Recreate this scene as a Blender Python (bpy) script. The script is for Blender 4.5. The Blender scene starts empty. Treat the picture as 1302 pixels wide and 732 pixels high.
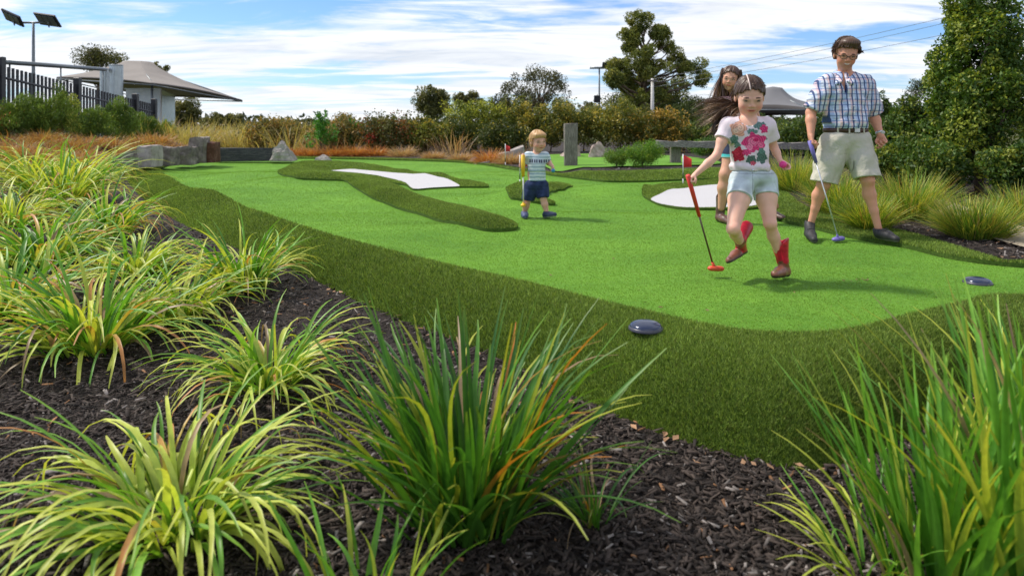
import bpy, math, random
import numpy as np
from mathutils import Vector, Matrix
from mathutils.geometry import delaunay_2d_cdt
random.seed(7); RNG = np.random.default_rng(7)
R = math.radians
SC = bpy.context.scene
COL = SC.collection

# ------------------------------------------------------------------ camera, sky, sun, exposure
F = 868.0; HOR = 160.0; CX = 651.0; CH = 1.0        # focal length and horizon in photo pixels, eye height
cam_d = bpy.data.cameras.new("camera"); cam = bpy.data.objects.new("camera", cam_d); COL.objects.link(cam)
cam.location = (0, 0, CH); cam.rotation_euler = (R(90), 0, 0)
cam_d.sensor_width = 36; cam_d.lens = F/1302*36; cam_d.shift_y = -(366-HOR)/1302
cam_d.clip_start = 0.05; cam_d.clip_end = 3000
cam_d.dof.use_dof = True; cam_d.dof.focus_distance = 4.9; cam_d.dof.aperture_fstop = 2.8
SC.camera = cam

SUN_EL, SUN_AZ = 53, -70          # degrees; azimuth from +Y (away from camera) towards +X, so the sun stands to the left
sun_dir = Vector((math.sin(R(SUN_AZ))*math.cos(R(SUN_EL)), math.cos(R(SUN_AZ))*math.cos(R(SUN_EL)), math.sin(R(SUN_EL))))
sl = bpy.data.lights.new("sun", 'SUN'); sl.energy = 3.4; sl.angle = R(6.0); sl.color = (1.0, 0.93, 0.82)
so = bpy.data.objects.new("sun", sl); COL.objects.link(so)
so.rotation_euler = (-sun_dir).to_track_quat('-Z', 'Y').to_euler()

W = bpy.data.worlds.new("World"); SC.world = W; W.use_nodes = True
def world_nodes():
    nt = W.node_tree; nt.nodes.clear(); N = nt.nodes.new; L = nt.links.new
    out = N('ShaderNodeOutputWorld'); bg = N('ShaderNodeBackground'); L(bg.outputs[0], out.inputs[0])
    sky = N('ShaderNodeTexSky'); sky.sky_type = 'NISHITA'; sky.sun_disc = False
    sky.sun_elevation = R(SUN_EL); sky.sun_rotation = R(SUN_AZ); sky.ozone_density = 2.2; sky.air_density = 1.0; sky.dust_density = 0.3
    tc = N('ShaderNodeTexCoord'); sep = N('ShaderNodeSeparateXYZ'); L(tc.outputs['Generated'], sep.inputs[0])
    def M(op, a, b=None, clamp=False):
        m = N('ShaderNodeMath'); m.operation = op; m.use_clamp = clamp
        for i, v in enumerate((a, b)):
            if v is None: continue
            if isinstance(v, (int, float)): m.inputs[i].default_value = v
            else: L(v, m.inputs[i])
        return m.outputs[0]
    zz = M('ADD', M('MAXIMUM', sep.outputs[2], 0.0), 0.10)
    u = M('DIVIDE', sep.outputs[0], zz); v = M('DIVIDE', sep.outputs[1], zz)
    cb = N('ShaderNodeCombineXYZ'); L(u, cb.inputs[0]); L(v, cb.inputs[1])
    def noise(scale, sc, loc, rot, detail, rough, dist):
        mp = N('ShaderNodeMapping'); L(cb.outputs[0], mp.inputs[0])
        mp.inputs['Scale'].default_value = sc; mp.inputs['Location'].default_value = loc; mp.inputs['Rotation'].default_value = (0, 0, R(rot))
        n = N('ShaderNodeTexNoise'); L(mp.outputs[0], n.inputs[0]); n.inputs['Scale'].default_value = scale
        n.inputs['Detail'].default_value = detail; n.inputs['Roughness'].default_value = rough; n.inputs['Distortion'].default_value = dist
        return n.outputs[0]
    a = noise(0.62, (0.75, 1.25, 1), (3.1, 1.7, 0), -24, 9, 0.56, 0.35)
    b = noise(1.5, (0.55, 1.5, 1), (8.3, 4.4, 2), -30, 8, 0.62, 0.8)
    s = M('ADD', M('MULTIPLY', a, 0.68), M('MULTIPLY', b, 0.36))
    mr = N('ShaderNodeMapRange'); L(s, mr.inputs[0]); mr.interpolation_type = 'SMOOTHSTEP'
    mr.inputs[1].default_value = 0.43; mr.inputs[2].default_value = 0.55
    cover = M('MULTIPLY', mr.outputs[0], 0.96)
    cr = N('ShaderNodeValToRGB'); L(b, cr.inputs[0])
    cr.color_ramp.elements[0].position = 0.3; cr.color_ramp.elements[0].color = (5.6, 6.0, 6.6, 1)
    cr.color_ramp.elements[1].position = 0.65; cr.color_ramp.elements[1].color = (8.7, 8.75, 8.9, 1)
    boost = N('ShaderNodeMix'); boost.data_type = 'RGBA'; boost.blend_type = 'MULTIPLY'; boost.inputs[0].default_value = 1
    L(sky.outputs[0], boost.inputs[6]); boost.inputs[7].default_value = (.74, .94, 1.26, 1)
    mx = N('ShaderNodeMix'); mx.data_type = 'RGBA'; L(cover, mx.inputs[0]); L(boost.outputs[2], mx.inputs[6]); L(cr.outputs[0], mx.inputs[7])
    L(mx.outputs[2], bg.inputs[0]); bg.inputs[1].default_value = 0.105
world_nodes()
SC.view_settings.view_transform = 'Standard'; SC.view_settings.look = 'None'
SC.view_settings.exposure = 0.36; SC.view_settings.gamma = 1.0; SC.view_settings.use_curve_mapping = False
SC.render.engine = 'CYCLES'; SC.cycles.max_bounces = 6; SC.cycles.transparent_max_bounces = 8

# ------------------------------------------------------------------ object helpers
ORG = {}
def mark(o, label=None, cat=None, group=None, kind=None):
    if label: o['label'] = label
    if cat: o['category'] = cat
    if group: o['group'] = group
    if kind: o['kind'] = kind
    return o
def empty(name, loc, label=None, cat=None, group=None):
    o = bpy.data.objects.new(name, None); COL.objects.link(o); o.location = loc; o.empty_display_size = 0.1
    ORG[o.name] = np.array(loc, float)
    return mark(o, label, cat, group)
def set_cols(me, cols):
    ca = me.color_attributes.new("tint", 'FLOAT_COLOR', 'POINT')
    c = np.ones((len(me.vertices), 4), np.float32); c[:, :3] = cols
    ca.data.foreach_set('color', c.ravel())
def mesh_of(name, V, Fc, smooth=True, cols=None):
    V = np.asarray(V, np.float32); me = bpy.data.meshes.new(name)
    if isinstance(Fc, np.ndarray):
        k = Fc.shape[1]; n = len(Fc)
        me.vertices.add(len(V)); me.vertices.foreach_set('co', V.ravel())
        me.loops.add(n*k); me.loops.foreach_set('vertex_index', Fc.astype(np.int32).ravel())
        me.polygons.add(n); me.polygons.foreach_set('loop_start', np.arange(0, n*k, k, dtype=np.int32))
        me.update(calc_edges=True)
    else:
        me.from_pydata([tuple(v) for v in V.tolist()], [], [tuple(f) for f in Fc]); me.update()
    if smooth: me.polygons.foreach_set('use_smooth', np.ones(len(me.polygons), bool))
    if cols is not None: set_cols(me, cols)
    return me
def build(name, V, Fc, mat, parent=None, smooth=True, cols=None, origin=None):
    V = np.asarray(V, float)
    if parent is not None: org = ORG[parent.name]
    elif origin is not None: org = np.array(origin, float)
    else: org = np.array([V[:, 0].mean(), V[:, 1].mean(), V[:, 2].min()])
    me = mesh_of(name, V-org, Fc, smooth, cols)
    if mat: me.materials.append(mat)
    o = bpy.data.objects.new(name, me); COL.objects.link(o)
    if parent is not None: o.parent = parent
    else: o.location = org
    ORG[o.name] = org
    return o
class MB:
    def __init__(s): s.v = []; s.f = []
    def add(s, V, Fc):
        b = len(s.v); s.v += [tuple(p) for p in V]; s.f += [tuple(i+b for i in f) for f in Fc]; return s
    def box(s, c, d, rot=0, tilt=None, bev=0.0):
        dx, dy, dz = d[0]/2, d[1]/2, d[2]/2
        if bev <= 0:
            P = [(-dx,-dy,-dz),(dx,-dy,-dz),(dx,dy,-dz),(-dx,dy,-dz),(-dx,-dy,dz),(dx,-dy,dz),(dx,dy,dz),(-dx,dy,dz)]
            Fc = [(0,3,2,1),(4,5,6,7),(0,1,5,4),(1,2,6,5),(2,3,7,6),(3,0,4,7)]
        else:
            b = bev; P = []; Fc = []
            def ring(z, k): return [(-dx+k,-dy+k,z),(dx-k,-dy+k,z),(dx-k,dy-k,z),(-dx+k,dy-k,z)]
            P = ring(-dz, b)+ring(-dz+b, 0)+ring(dz-b, 0)+ring(dz, b)
            Fc = [(3,2,1,0),(12,13,14,15)]
            for r in range(3):
                for i in range(4): Fc.append((r*4+i, r*4+(i+1)%4, r*4+4+(i+1)%4, r*4+4+i))
        m = Matrix.Rotation(rot, 3, 'Z')
        if tilt is not None: m = tilt @ m
        return s.add([tuple(m @ Vector(p)+Vector(c)) for p in P], Fc)
    def tube(s, pts, rad, n=10, cap=True):
        pts = [Vector(p) for p in pts]; rad = [rad]*len(pts) if not hasattr(rad, '__len__') else rad
        P = []; ref = None
        for i, p in enumerate(pts):
            t = (pts[min(i+1, len(pts)-1)]-pts[max(i-1, 0)]).normalized()
            if ref is None: ref = t.orthogonal().normalized()
            ref = (ref-t*ref.dot(t)).normalized(); q = t.cross(ref)
            for k in range(n):
                a = 2*math.pi*k/n; P.append(p+(ref*math.cos(a)+q*math.sin(a))*rad[i])
        Fc = [(i*n+k, i*n+(k+1)%n, (i+1)*n+(k+1)%n, (i+1)*n+k) for i in range(len(pts)-1) for k in range(n)]
        if cap: Fc += [tuple(range(n))[::-1], tuple((len(pts)-1)*n+k for k in range(n))]
        return s.add(P, Fc)
    def ell(s, c, r, n=14, m=9, M3=None):
        P = []; Fc = []
        for i in range(m+1):
            th = math.pi*i/m
            for k in range(n):
                a = 2*math.pi*k/n; q = Vector((math.sin(th)*math.cos(a)*r[0], math.sin(th)*math.sin(a)*r[1], math.cos(th)*r[2]))
                if M3 is not None: q = M3 @ q
                P.append(q+Vector(c))
        for i in range(m):
            for k in range(n): Fc.append((i*n+k, (i+1)*n+k, (i+1)*n+(k+1)%n, i*n+(k+1)%n))
        return s.add(P, Fc)
    def build(s, name, mat, parent=None, smooth=False, **k): return build(name, s.v, s.f, mat, parent, smooth, **k)

# ------------------------------------------------------------------ materials
class NT:
    def __init__(s, name):
        s.m = bpy.data.materials.new(name); s.m.use_nodes = True; s.t = s.m.node_tree; s.t.nodes.clear()
        s.out = s.t.nodes.new('ShaderNodeOutputMaterial'); s.p = s.t.nodes.new('ShaderNodeBsdfPrincipled')
        s.t.links.new(s.p.outputs[0], s.out.inputs[0])
    def n(s, typ, **kw):
        x = s.t.nodes.new(typ)
        for k, v in kw.items(): setattr(x, k, v)
        return x
    def l(s, a, b): s.t.links.new(a, b)
    def inp(s, sock, v):
        if isinstance(v, bpy.types.NodeSocket): s.l(v, sock)
        else: sock.default_value = v
    def math(s, op, a, b=0.0, c=0.0, clamp=False):
        x = s.n('ShaderNodeMath', operation=op, use_clamp=clamp)
        s.inp(x.inputs[0], a); s.inp(x.inputs[1], b)
        if len(x.inputs) > 2: s.inp(x.inputs[2], c)
        return x.outputs[0]
    def coord(s, kind='Object'): return s.n('ShaderNodeTexCoord').outputs[kind]
    def noise(s, scale, detail=4, rough=.55, vec=None, stretch=None, dist=0.0):
        x = s.n('ShaderNodeTexNoise'); x.inputs['Scale'].default_value = scale; x.inputs['Detail'].default_value = detail
        x.inputs['Roughness'].default_value = rough; x.inputs['Distortion'].default_value = dist
        v = vec if vec is not None else s.coord()
        if stretch:
            mp = s.n('ShaderNodeMapping'); s.l(v, mp.inputs[0]); mp.inputs['Scale'].default_value = stretch; v = mp.outputs[0]
        s.l(v, x.inputs[0]); return x.outputs[0]
    def ramp(s, fac, stops):
        x = s.n('ShaderNodeValToRGB'); s.l(fac, x.inputs[0]); e = x.color_ramp.elements
        while len(e) < len(stops): e.new(0.5)
        for i, (p, c) in enumerate(stops): e[i].position = p; e[i].color = (*c, 1)
        return x.outputs[0]
    def mix(s, fac, a, b, mode='MIX'):
        x = s.n('ShaderNodeMix', data_type='RGBA', blend_type=mode); s.inp(x.inputs[0], fac)
        for i, v in ((6, a), (7, b)): s.inp(x.inputs[i], (*v, 1) if isinstance(v, tuple) and len(v) == 3 else v)
        return x.outputs[2]
    def bump(s, h, strength=.5, dist=.01):
        x = s.n('ShaderNodeBump'); x.inputs['Strength'].default_value = strength; x.inputs['Distance'].default_value = dist
        s.l(h, x.inputs['Height']); s.l(x.outputs[0], s.p.inputs['Normal']); return x.outputs[0]
    def set(s, col=None, rough=.6, metal=0.0, spec=.5):
        if col is not None: s.inp(s.p.inputs['Base Color'], (*col, 1) if isinstance(col, tuple) and len(col) == 3 else col)
        s.inp(s.p.inputs['Roughness'], rough); s.inp(s.p.inputs['Metallic'], metal); s.p.inputs['Specular IOR Level'].default_value = spec
        return s.m
def plain(name, col, rough=.6, metal=0.0, var=.18, scale=12, bump=.15, bscale=60, bd=.004, spec=.5):
    n = NT(name); f = n.noise(scale, 5)
    c = n.ramp(f, [(.3, tuple(x*(1-var) for x in col)), (.7, tuple(min(1, x*(1+var)) for x in col))])
    if bump: n.bump(n.noise(bscale, 5), bump, bd)
    return n.set(c, rough, metal, spec)
def tinted(name, rough=.5, trans=0.0, mul=(1, 1, 1), spec=.4, var=0.0, vs=40, tcol=(1.25, 1.2, .5)):
    n = NT(name); a = n.n('ShaderNodeAttribute', attribute_name='tint'); c = n.mix(1.0, a.outputs['Color'], mul, 'MULTIPLY')
    if var:
        f = n.noise(vs, 4); g = n.ramp(f, [(.3, (1-var,)*3), (.7, (1+var,)*3)]); c = n.mix(1.0, c, g, 'MULTIPLY')
    n.set(c, rough, 0, spec)
    if trans:
        t = n.n('ShaderNodeBsdfTranslucent'); n.l(n.mix(1.0, c, tcol, 'MULTIPLY'), t.inputs[0])
        ms = n.n('ShaderNodeMixShader'); ms.inputs[0].default_value = trans
        n.l(n.p.outputs[0], ms.inputs[1]); n.l(t.outputs[0], ms.inputs[2]); n.l(ms.outputs[0], n.out.inputs[0])
    return n.m
M = {}
M['blade'] = tinted('lomandra_leaf', .42, .35, spec=.4, var=.15, vs=30)
M['foliage'] = tinted('foliage', .5, .3, spec=.35)
M['pile'] = tinted('turf_pile', .6, .25, spec=.25)
M['chips'] = tinted('mulch_chips', .75, 0, spec=.28, var=.3, vs=90)
M['hair'] = tinted('hair', .42, .12, spec=.5, tcol=(1.2, .9, .6))

def green_mat():
    n = NT('putting_turf'); co = n.coord()
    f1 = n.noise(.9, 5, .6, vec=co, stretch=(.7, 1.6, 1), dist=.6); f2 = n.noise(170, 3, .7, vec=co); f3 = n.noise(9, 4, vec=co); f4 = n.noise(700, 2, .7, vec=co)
    c = n.ramp(f1, [(.3, (.080, .205, .015)), (.7, (.145, .315, .025))])  # wide tone range: scuffing, plus mound and hollow shading painted in
    c = n.mix(1.0, c, n.ramp(f3, [(.25, (.82, .86, .8)), (.75, (1.14, 1.1, 1.12))]), 'MULTIPLY')
    c = n.mix(1.0, c, n.ramp(f2, [(.3, (.66, .70, .6)), (.62, (1.22, 1.18, 1.3))]), 'MULTIPLY')
    b = n.math('ADD', f2, n.math('MULTIPLY', f4, .5)); n.bump(b, .55, .008)
    m = n.set(c, .8, 0, .12); n.p.inputs['Sheen Weight'].default_value = .12; n.p.inputs['Sheen Tint'].default_value = (.6, 1, .4, 1)
    return m
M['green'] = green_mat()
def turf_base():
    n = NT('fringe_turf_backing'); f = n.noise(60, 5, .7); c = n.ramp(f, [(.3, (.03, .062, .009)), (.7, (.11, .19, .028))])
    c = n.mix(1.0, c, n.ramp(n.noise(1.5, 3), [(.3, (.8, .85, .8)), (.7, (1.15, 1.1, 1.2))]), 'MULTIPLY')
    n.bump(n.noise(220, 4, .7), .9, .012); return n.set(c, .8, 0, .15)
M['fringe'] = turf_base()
def mulch_mat():
    n = NT('mulch'); f = n.noise(75, 6, .75, dist=.8); c = n.ramp(f, [(.35, (.012, .008, .007)), (.6, (.05, .035, .028)), (.8, (.12, .09, .075))])
    n.bump(f, 1.0, .03); return n.set(c, .75, 0, .3)
M['mulch'] = mulch_mat()
def ground_mat():
    n = NT('ground'); c = n.ramp(n.noise(.6, 8, .65), [(.35, (.10, .085, .045)), (.6, (.075, .10, .03)), (.75, (.16, .13, .07))])
    n.bump(n.noise(14, 6, .7), .7, .05); return n.set(c, .9, 0, .1)
M['ground'] = ground_mat()
def sand_mat():
    n = NT('white_sand'); c = n.ramp(n.noise(240, 4, .8), [(.25, (.38, .37, .38)), (.7, (.58, .57, .58))])
    n.bump(n.noise(350, 3, .8), .35, .006); return n.set(c, .9, 0, .1)
M['sand'] = sand_mat()
M['concrete'] = plain('path_concrete', (.33, .27, .19), .85, var=.25, scale=5, bump=.5, bscale=90)
def wood_mat(name, c1, c2, c3):
    n = NT(name); f = n.noise(9, 8, .7, stretch=(9, 9, .9)); g = n.noise(5, 4)
    c = n.ramp(f, [(.3, c1), (.5, c2), (.7, c3)]); c = n.mix(1.0, c, n.ramp(g, [(.3, (.8,)*3), (.7, (1.15,)*3)]), 'MULTIPLY')
    n.bump(f, .8, .02); return n.set(c, .85, 0, .2)
M['post'] = wood_mat('weathered_post', (.07, .06, .055), (.21, .185, .165), (.36, .33, .30))
def wood_x(name, c1, c2, c3):
    n = NT(name); f = n.noise(7, 8, .7, stretch=(.8, 9, 9)); c = n.ramp(f, [(.3, c1), (.5, c2), (.72, c3)]); n.bump(f, .8, .02); return n.set(c, .85, 0, .2)
M['beam'] = wood_x('weathered_beam', (.09, .08, .075), (.22, .2, .19), (.38, .36, .34))
M['beam_dark'] = wood_x('dark_sleeper', (.025, .026, .03), (.06, .06, .068), (.16, .155, .15))
def rock_mat(name, a, b, c_):
    n = NT(name); f = n.noise(5, 8, .7, dist=.4); c = n.ramp(f, [(.3, a), (.52, b), (.75, c_)])
    n.bump(n.noise(14, 9, .72), .8, .05); return n.set(c, .9, 0, .2)
M['rock'] = rock_mat('pale_rock', (.22, .19, .18), (.38, .34, .315), (.52, .48, .45))
M['rock_pink'] = rock_mat('pinkish_rock', (.26, .19, .17), (.42, .33, .29), (.55, .47, .42))
M['slate'] = rock_mat('slate_block', (.08, .07, .065), (.22, .19, .17), (.40, .36, .32))
M['rust_stone'] = rock_mat('rust_stone', (.05, .025, .018), (.13, .062, .042), (.24, .15, .12))
M['bark'] = rock_mat('bark', (.05, .035, .025), (.14, .105, .08), (.28, .23, .19))
M['bark_pale'] = rock_mat('pale_bark', (.25, .22, .19), (.48, .44, .40), (.65, .61, .57))
M['black_metal'] = plain('black_powdercoat', (.022, .022, .028), .4, .3, var=.2, bump=0)
M['steel'] = plain('galvanised_steel', (.42, .46, .48), .35, .75, var=.15, scale=3, bump=0)
M['grey_metal'] = plain('grey_pole', (.17, .19, .20), .4, .5, var=.12, bump=0)
def corr(name, c1, c2, k):
    n = NT(name); v = n.coord(); w = n.n('ShaderNodeTexWave', wave_type='BANDS', bands_direction='X'); w.inputs['Scale'].default_value = k; n.l(v, w.inputs[0])
    c = n.ramp(n.noise(3, 5), [(.3, c1), (.7, c2)]); n.bump(w.outputs[0], .5, .02); return n.set(c, .4, .35)
M['shed_white'] = corr('white_shed_wall', (.62, .68, .74), (.78, .82, .86), 6)
M['shed_side'] = corr('blue_grey_sheet', (.42, .54, .62), (.60, .70, .76), 6)
def canvas(name, c):
    n = NT(name); n.bump(n.noise(3, 4), .15, .03); g = n.ramp(n.noise(.8, 4), [(.3, tuple(x*.85 for x in c)), (.7, tuple(x*1.1 for x in c))]); return n.set(g, .8, 0, .2)
M['canvas'] = canvas('shade_canvas', (.25, .225, .205))
M['canvas2'] = canvas('gazebo_canvas', (.17, .168, .175))

# ------------------------------------------------------------------ ground shape
def G0(px, py, z=0.0):
    Y = F*(CH-z)/(py-HOR); return np.array([(px-CX)/F*Y, Y])
BUMPS = [(-5.2, 13.2, .9, 1.3, .09), (-6.9, 16.5, 1.8, 1.5, -.10), (1.5, 10.2, .8, .4, .13), (1.4, 8.5, 1.1, .55, -.06), (.15, 9.2, .55, .6, .16), (-2.2, 8.6, 1.5, .8, -.07),
         (-3.9, 11.4, .7, 1.2, .12), (-.6, 6.5, 1.0, .4, .05), (-1.4, 16.2, 2.0, 1.0, -.10), (3.2, 8.4, .6, .7, -.05), (-4.4, 9.3, .6, .8, .08), (.9, 7.6, .5, .35, .04), (-1.2, 13.0, 1.3, .5, .08)]
def B(x, y):
    z = 0*np.asarray(x, float)
    for (a, b, sx, sy, h) in BUMPS: z = z + h*np.exp(-((x-a)/sx)**2-((y-b)/sy)**2)
    return z
def Gd(px, py, off=0.0, fn=None):
    fn = fn or B; z = 0.0
    for _ in range(12):
        p = G0(px, py, z+off); z = .5*z+.5*float(fn(p[0], p[1]))
    return p
def PW(px, py, Y): return np.array([(px-CX)/F*Y, Y, CH-(py-HOR)/F*Y])
INNER_PX = [(205,216),(207,222),(222,231),(250,243),(300,260),(380,290),(450,311),(560,340),(640,358),(700,373),(760,389),(820,403),(880,417),(950,429),(1020,432),(1080,427),(1130,415),(1180,402),(1230,390),(1273,382)]
INNER_R = [(3.5,3.85),(4.2,3.98),(4.6,4.3),(4.3,4.62)]
INNER_PX2 = [(1302,341),(1210,330),(1152,316),(1080,303),(1023,289),(991,281),(982,268),(983,252),(975,240),(950,232),(920,229),(870,230),(820,232),(773,232),(742,229),(718,226),(690,222),(655,217),(620,211),(560,206),(450,203),(350,202),(300,203),(250,206),(220,210)]
OUTER_PX = [(150,209,-.05),(158,225,-.1),(176,248,-.16),(197,264,-.18),(222,280,-.2),(290,312,-.22),(380,347,-.23),(440,376,-.24),(500,404,-.25),(560,426,-.25),(640,458,-.26),(700,488,-.27),(760,520,-.28),(830,548,-.28),(880,566,-.28),(960,588,-.28),(1040,598,-.28),(1120,575,-.27),(1200,530,-.25),(1280,485,-.22)]
OUTER_R = [(3.4,3.05,-.2),(4.4,3.3,-.15),(5.5,4.2,-.05),(5.2,5.2,.02)]
OUTER_PX2 = [(1302,330,.04),(1267,325,.05),(1210,309,.05),(1152,293,.05),(1095,282,.05),(1037,266,.05),(1011,252,.05),(994,236,.05),(978,222,.06),(940,213,.08),(905,213,.10),(870,214,.12),(820,216,.12),(763,217,.12),(742,216,.10),(718,221,.04),(700,219,.03),(655,212,.03),(620,207,.03),(560,202.5,.03),(450,200,.02),(350,199,.02),(250,201.5,.0),(180,205,-.02)]
def catmull(P, n=4):
    P = np.asarray(P, float); N = len(P); out = []
    for i in range(N):
        a, b, c, d = P[i-1], P[i], P[(i+1) % N], P[(i+2) % N]
        for t in np.linspace(0, 1, n, endpoint=False):
            out.append(.5*((2*b)+(-a+c)*t+(2*a-5*b+4*c-d)*t*t+(-a+3*b-3*c+d)*t**3))
    return np.array(out)
inner = catmull([Gd(*p) for p in INNER_PX]+[np.array(p) for p in INNER_R]+[Gd(*p) for p in INNER_PX2])
def o3(p): q = G0(p[0], p[1], p[2]); return np.array([q[0], q[1], p[2]])
outer3 = catmull([o3(p) for p in OUTER_PX]+[np.array(p) for p in OUTER_R]+[o3(p) for p in OUTER_PX2])
outer = outer3[:, :2]
CTRL = np.array([list(p) for p in outer3[::3]]+[(x, y, -.28) for x in (-3, -1, 1, 3) for y in (0, 1.2)]+[((p-CX)/F*14.3, 14.3, -.03) for p in (-60, 10, 80)]+[((p-CX)/F*Y, Y, z) for Y, z in ((19, .6), (22, .62), (26, .55)) for p in (-140, -60, 10, 70, 130, 190)]+[((250-CX)/F*24, 24, .2), ((300-CX)/F*25, 25, .05)]+[((p-CX)/F*Y, Y, -.01) for p, Y in ((152, 16.2), (185, 16.6), (215, 17.3), (245, 18), (280, 19))]+[(-8, 4, -.22), (-6, 8, -.2), (-12, 14, -.05), (-10, 9, -.1), (0, 28, .0), (8, 24, .05), (-12, 26, .05), (7, 8, .08), (9, 12, .1), (7, 4, .0), (4, 16, .08)])
def Mz(x, y):
    x = np.atleast_1d(np.asarray(x, float)); y = np.atleast_1d(np.asarray(y, float)); z = np.zeros(x.shape); s = np.zeros(x.shape)
    for a, b, h in CTRL:
        w = 1/(((x-a)**2+(y-b)**2)**1.5+.02); z += w*h; s += w
    z = z/s
    return z
def Gm(px, py):
    z = -.1
    for _ in range(25):
        p = G0(px, py, z); z = .6*z+.4*float(Mz(p[0], p[1])[0])
    return np.array([p[0], p[1], z])
def pip(P, poly):
    x, y = P[:, 0], P[:, 1]; ins = np.zeros(len(P), bool); n = len(poly)
    for i in range(n):
        x1, y1 = poly[i]; x2, y2 = poly[(i+1) % n]
        if y1 == y2: continue
        c = ((y1 > y) != (y2 > y)) & (x < (x2-x1)*(y-y1)/(y2-y1)+x1); ins ^= c
    return ins
def dpoly(P, poly):
    d = np.full(len(P), 1e9); n = len(poly)
    for i in range(n):
        a = poly[i]; b = poly[(i+1) % n]; ab = b-a; t = np.clip(((P-a) @ ab)/max(1e-12, ab @ ab), 0, 1)
        d = np.minimum(d, np.linalg.norm(P-(a+t[:, None]*ab), axis=1))
    return d
def grid_pts(step, lo, hi, xr):
    out = []; y = lo; k = 0
    while y < hi:
        dx = max(.03, y*step)
        xs = np.arange(xr[0], xr[1], dx)+(k % 2)*dx*.5; out.append(np.stack([xs, np.full(len(xs), y)], 1)); y += dx*.9; k += 1
    return np.concatenate(out)
def tri_region(polys, holes, step, zf):
    allp = np.concatenate(polys); lo, hi = allp.min(0), allp.max(0)
    g = grid_pts(step, max(.2, lo[1]), hi[1], (lo[0], hi[0]))
    m = np.zeros(len(g), bool)
    for p in polys: m |= pip(g, p)
    for p in holes: m &= ~pip(g, p)
    g = g[m]
    dd = np.full(len(g), 1e9)
    for p in polys+holes: dd = np.minimum(dd, dpoly(g, p))
    g = g[dd > g[:, 1]*step*.35]
    vs = []; es = []
    for p in polys+holes:
        b = len(vs); vs += [Vector(q) for q in p.tolist()]; es += [(b+i, b+(i+1) % len(p)) for i in range(len(p))]
    vs += [Vector(q) for q in g.tolist()]
    V, _, Fc, *_r = delaunay_2d_cdt(vs, es, [], 0, 1e-5)
    V = np.array([(v.x, v.y) for v in V]); Fc = np.array([f for f in Fc if len(f) == 3])
    cen = V[Fc].mean(1); m = np.zeros(len(cen), bool)
    for p in polys: m |= pip(cen, p)
    for p in holes: m &= ~pip(cen, p)
    Fc = Fc[m]; a, b, c = V[Fc[:, 0]], V[Fc[:, 1]], V[Fc[:, 2]]
    cr = (b[:, 0]-a[:, 0])*(c[:, 1]-a[:, 1])-(b[:, 1]-a[:, 1])*(c[:, 0]-a[:, 0]); Fc[cr < 0] = Fc[cr < 0][:, ::-1]
    used = np.unique(Fc); rm = -np.ones(len(V), int); rm[used] = np.arange(len(used)); V = V[used]; Fc = rm[Fc]
    return np.column_stack([V, zf(V)]), Fc

# the putting green
V, Fc = tri_region([inner], [], .022, lambda P: B(P[:, 0], P[:, 1]))
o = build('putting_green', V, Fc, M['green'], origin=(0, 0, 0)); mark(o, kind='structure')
GREEN_VF = (V, Fc)
# the turf fringe round it
def fringe_z(P):
    di = dpoly(P, inner); do = dpoly(P, outer); t = di/(di+do+1e-9)
    mz = Mz(P[:, 0], P[:, 1])-.015; near = np.clip((6.0-P[:, 1])/3, 0, 1)
    ex = 1.0+3.4*near; s = t**ex; back = np.clip((mz-.02)/.06, 0, 1)
    lift = .032*(1-t)+.05*np.sin(np.pi*np.clip(t, 0, 1))*back
    return B(P[:, 0], P[:, 1])*(1-s)+mz*s+lift
FR_V, FR_F = tri_region([outer], [inner], .022, fringe_z)
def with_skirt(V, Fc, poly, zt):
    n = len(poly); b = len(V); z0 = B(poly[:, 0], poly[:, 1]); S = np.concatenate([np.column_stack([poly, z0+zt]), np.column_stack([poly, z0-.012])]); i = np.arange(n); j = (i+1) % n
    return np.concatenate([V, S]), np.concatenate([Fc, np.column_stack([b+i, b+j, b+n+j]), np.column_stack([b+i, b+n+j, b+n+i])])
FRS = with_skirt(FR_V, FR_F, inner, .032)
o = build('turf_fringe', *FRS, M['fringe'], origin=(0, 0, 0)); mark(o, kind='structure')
# mulch beds and the wide ground
big = np.array([(-16, .25), (-2, -1.2), (5, -1.2), (16, 3), (18, 34), (-22, 34)], float)
def mul_z(P): return Mz(P[:, 0], P[:, 1])+.012*np.sin(P[:, 0]*7.1+1.3*np.sin(P[:, 1]*5))*np.sin(P[:, 1]*6.3+P[:, 0]*2)*np.clip(dpoly(P, outer)/.2, 0, 1)
V, Fc = tri_region([catmull(big, 8)*1.0], [outer], .045, mul_z)
o = build('mulch_bed', V, Fc, M['mulch'], origin=(0, 0, 0)); mark(o, kind='structure')
xs = np.concatenate([-np.geomspace(1200, 22, 14), np.linspace(-20, 20, 41), np.geomspace(22, 1200, 14)]); ys = np.concatenate([-np.geomspace(900, 6, 8), np.linspace(-4, 40, 45), np.geomspace(44, 1500, 16)])
gx, gy = np.meshgrid(xs, ys); gz = Mz(gx.ravel(), gy.ravel())-.14
gz = np.where(gy.ravel() > 36, -.06, gz); nx, ny = len(xs), len(ys)
idx = np.arange(nx*ny).reshape(ny, nx); Fg = np.stack([idx[:-1, :-1], idx[:-1, 1:], idx[1:, 1:], idx[1:, :-1]], -1).reshape(-1, 4)
o = build('ground', np.column_stack([gx.ravel(), gy.ravel(), gz]), Fg, M['ground'], origin=(0, 0, 0)); mark(o, kind='structure')

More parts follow.
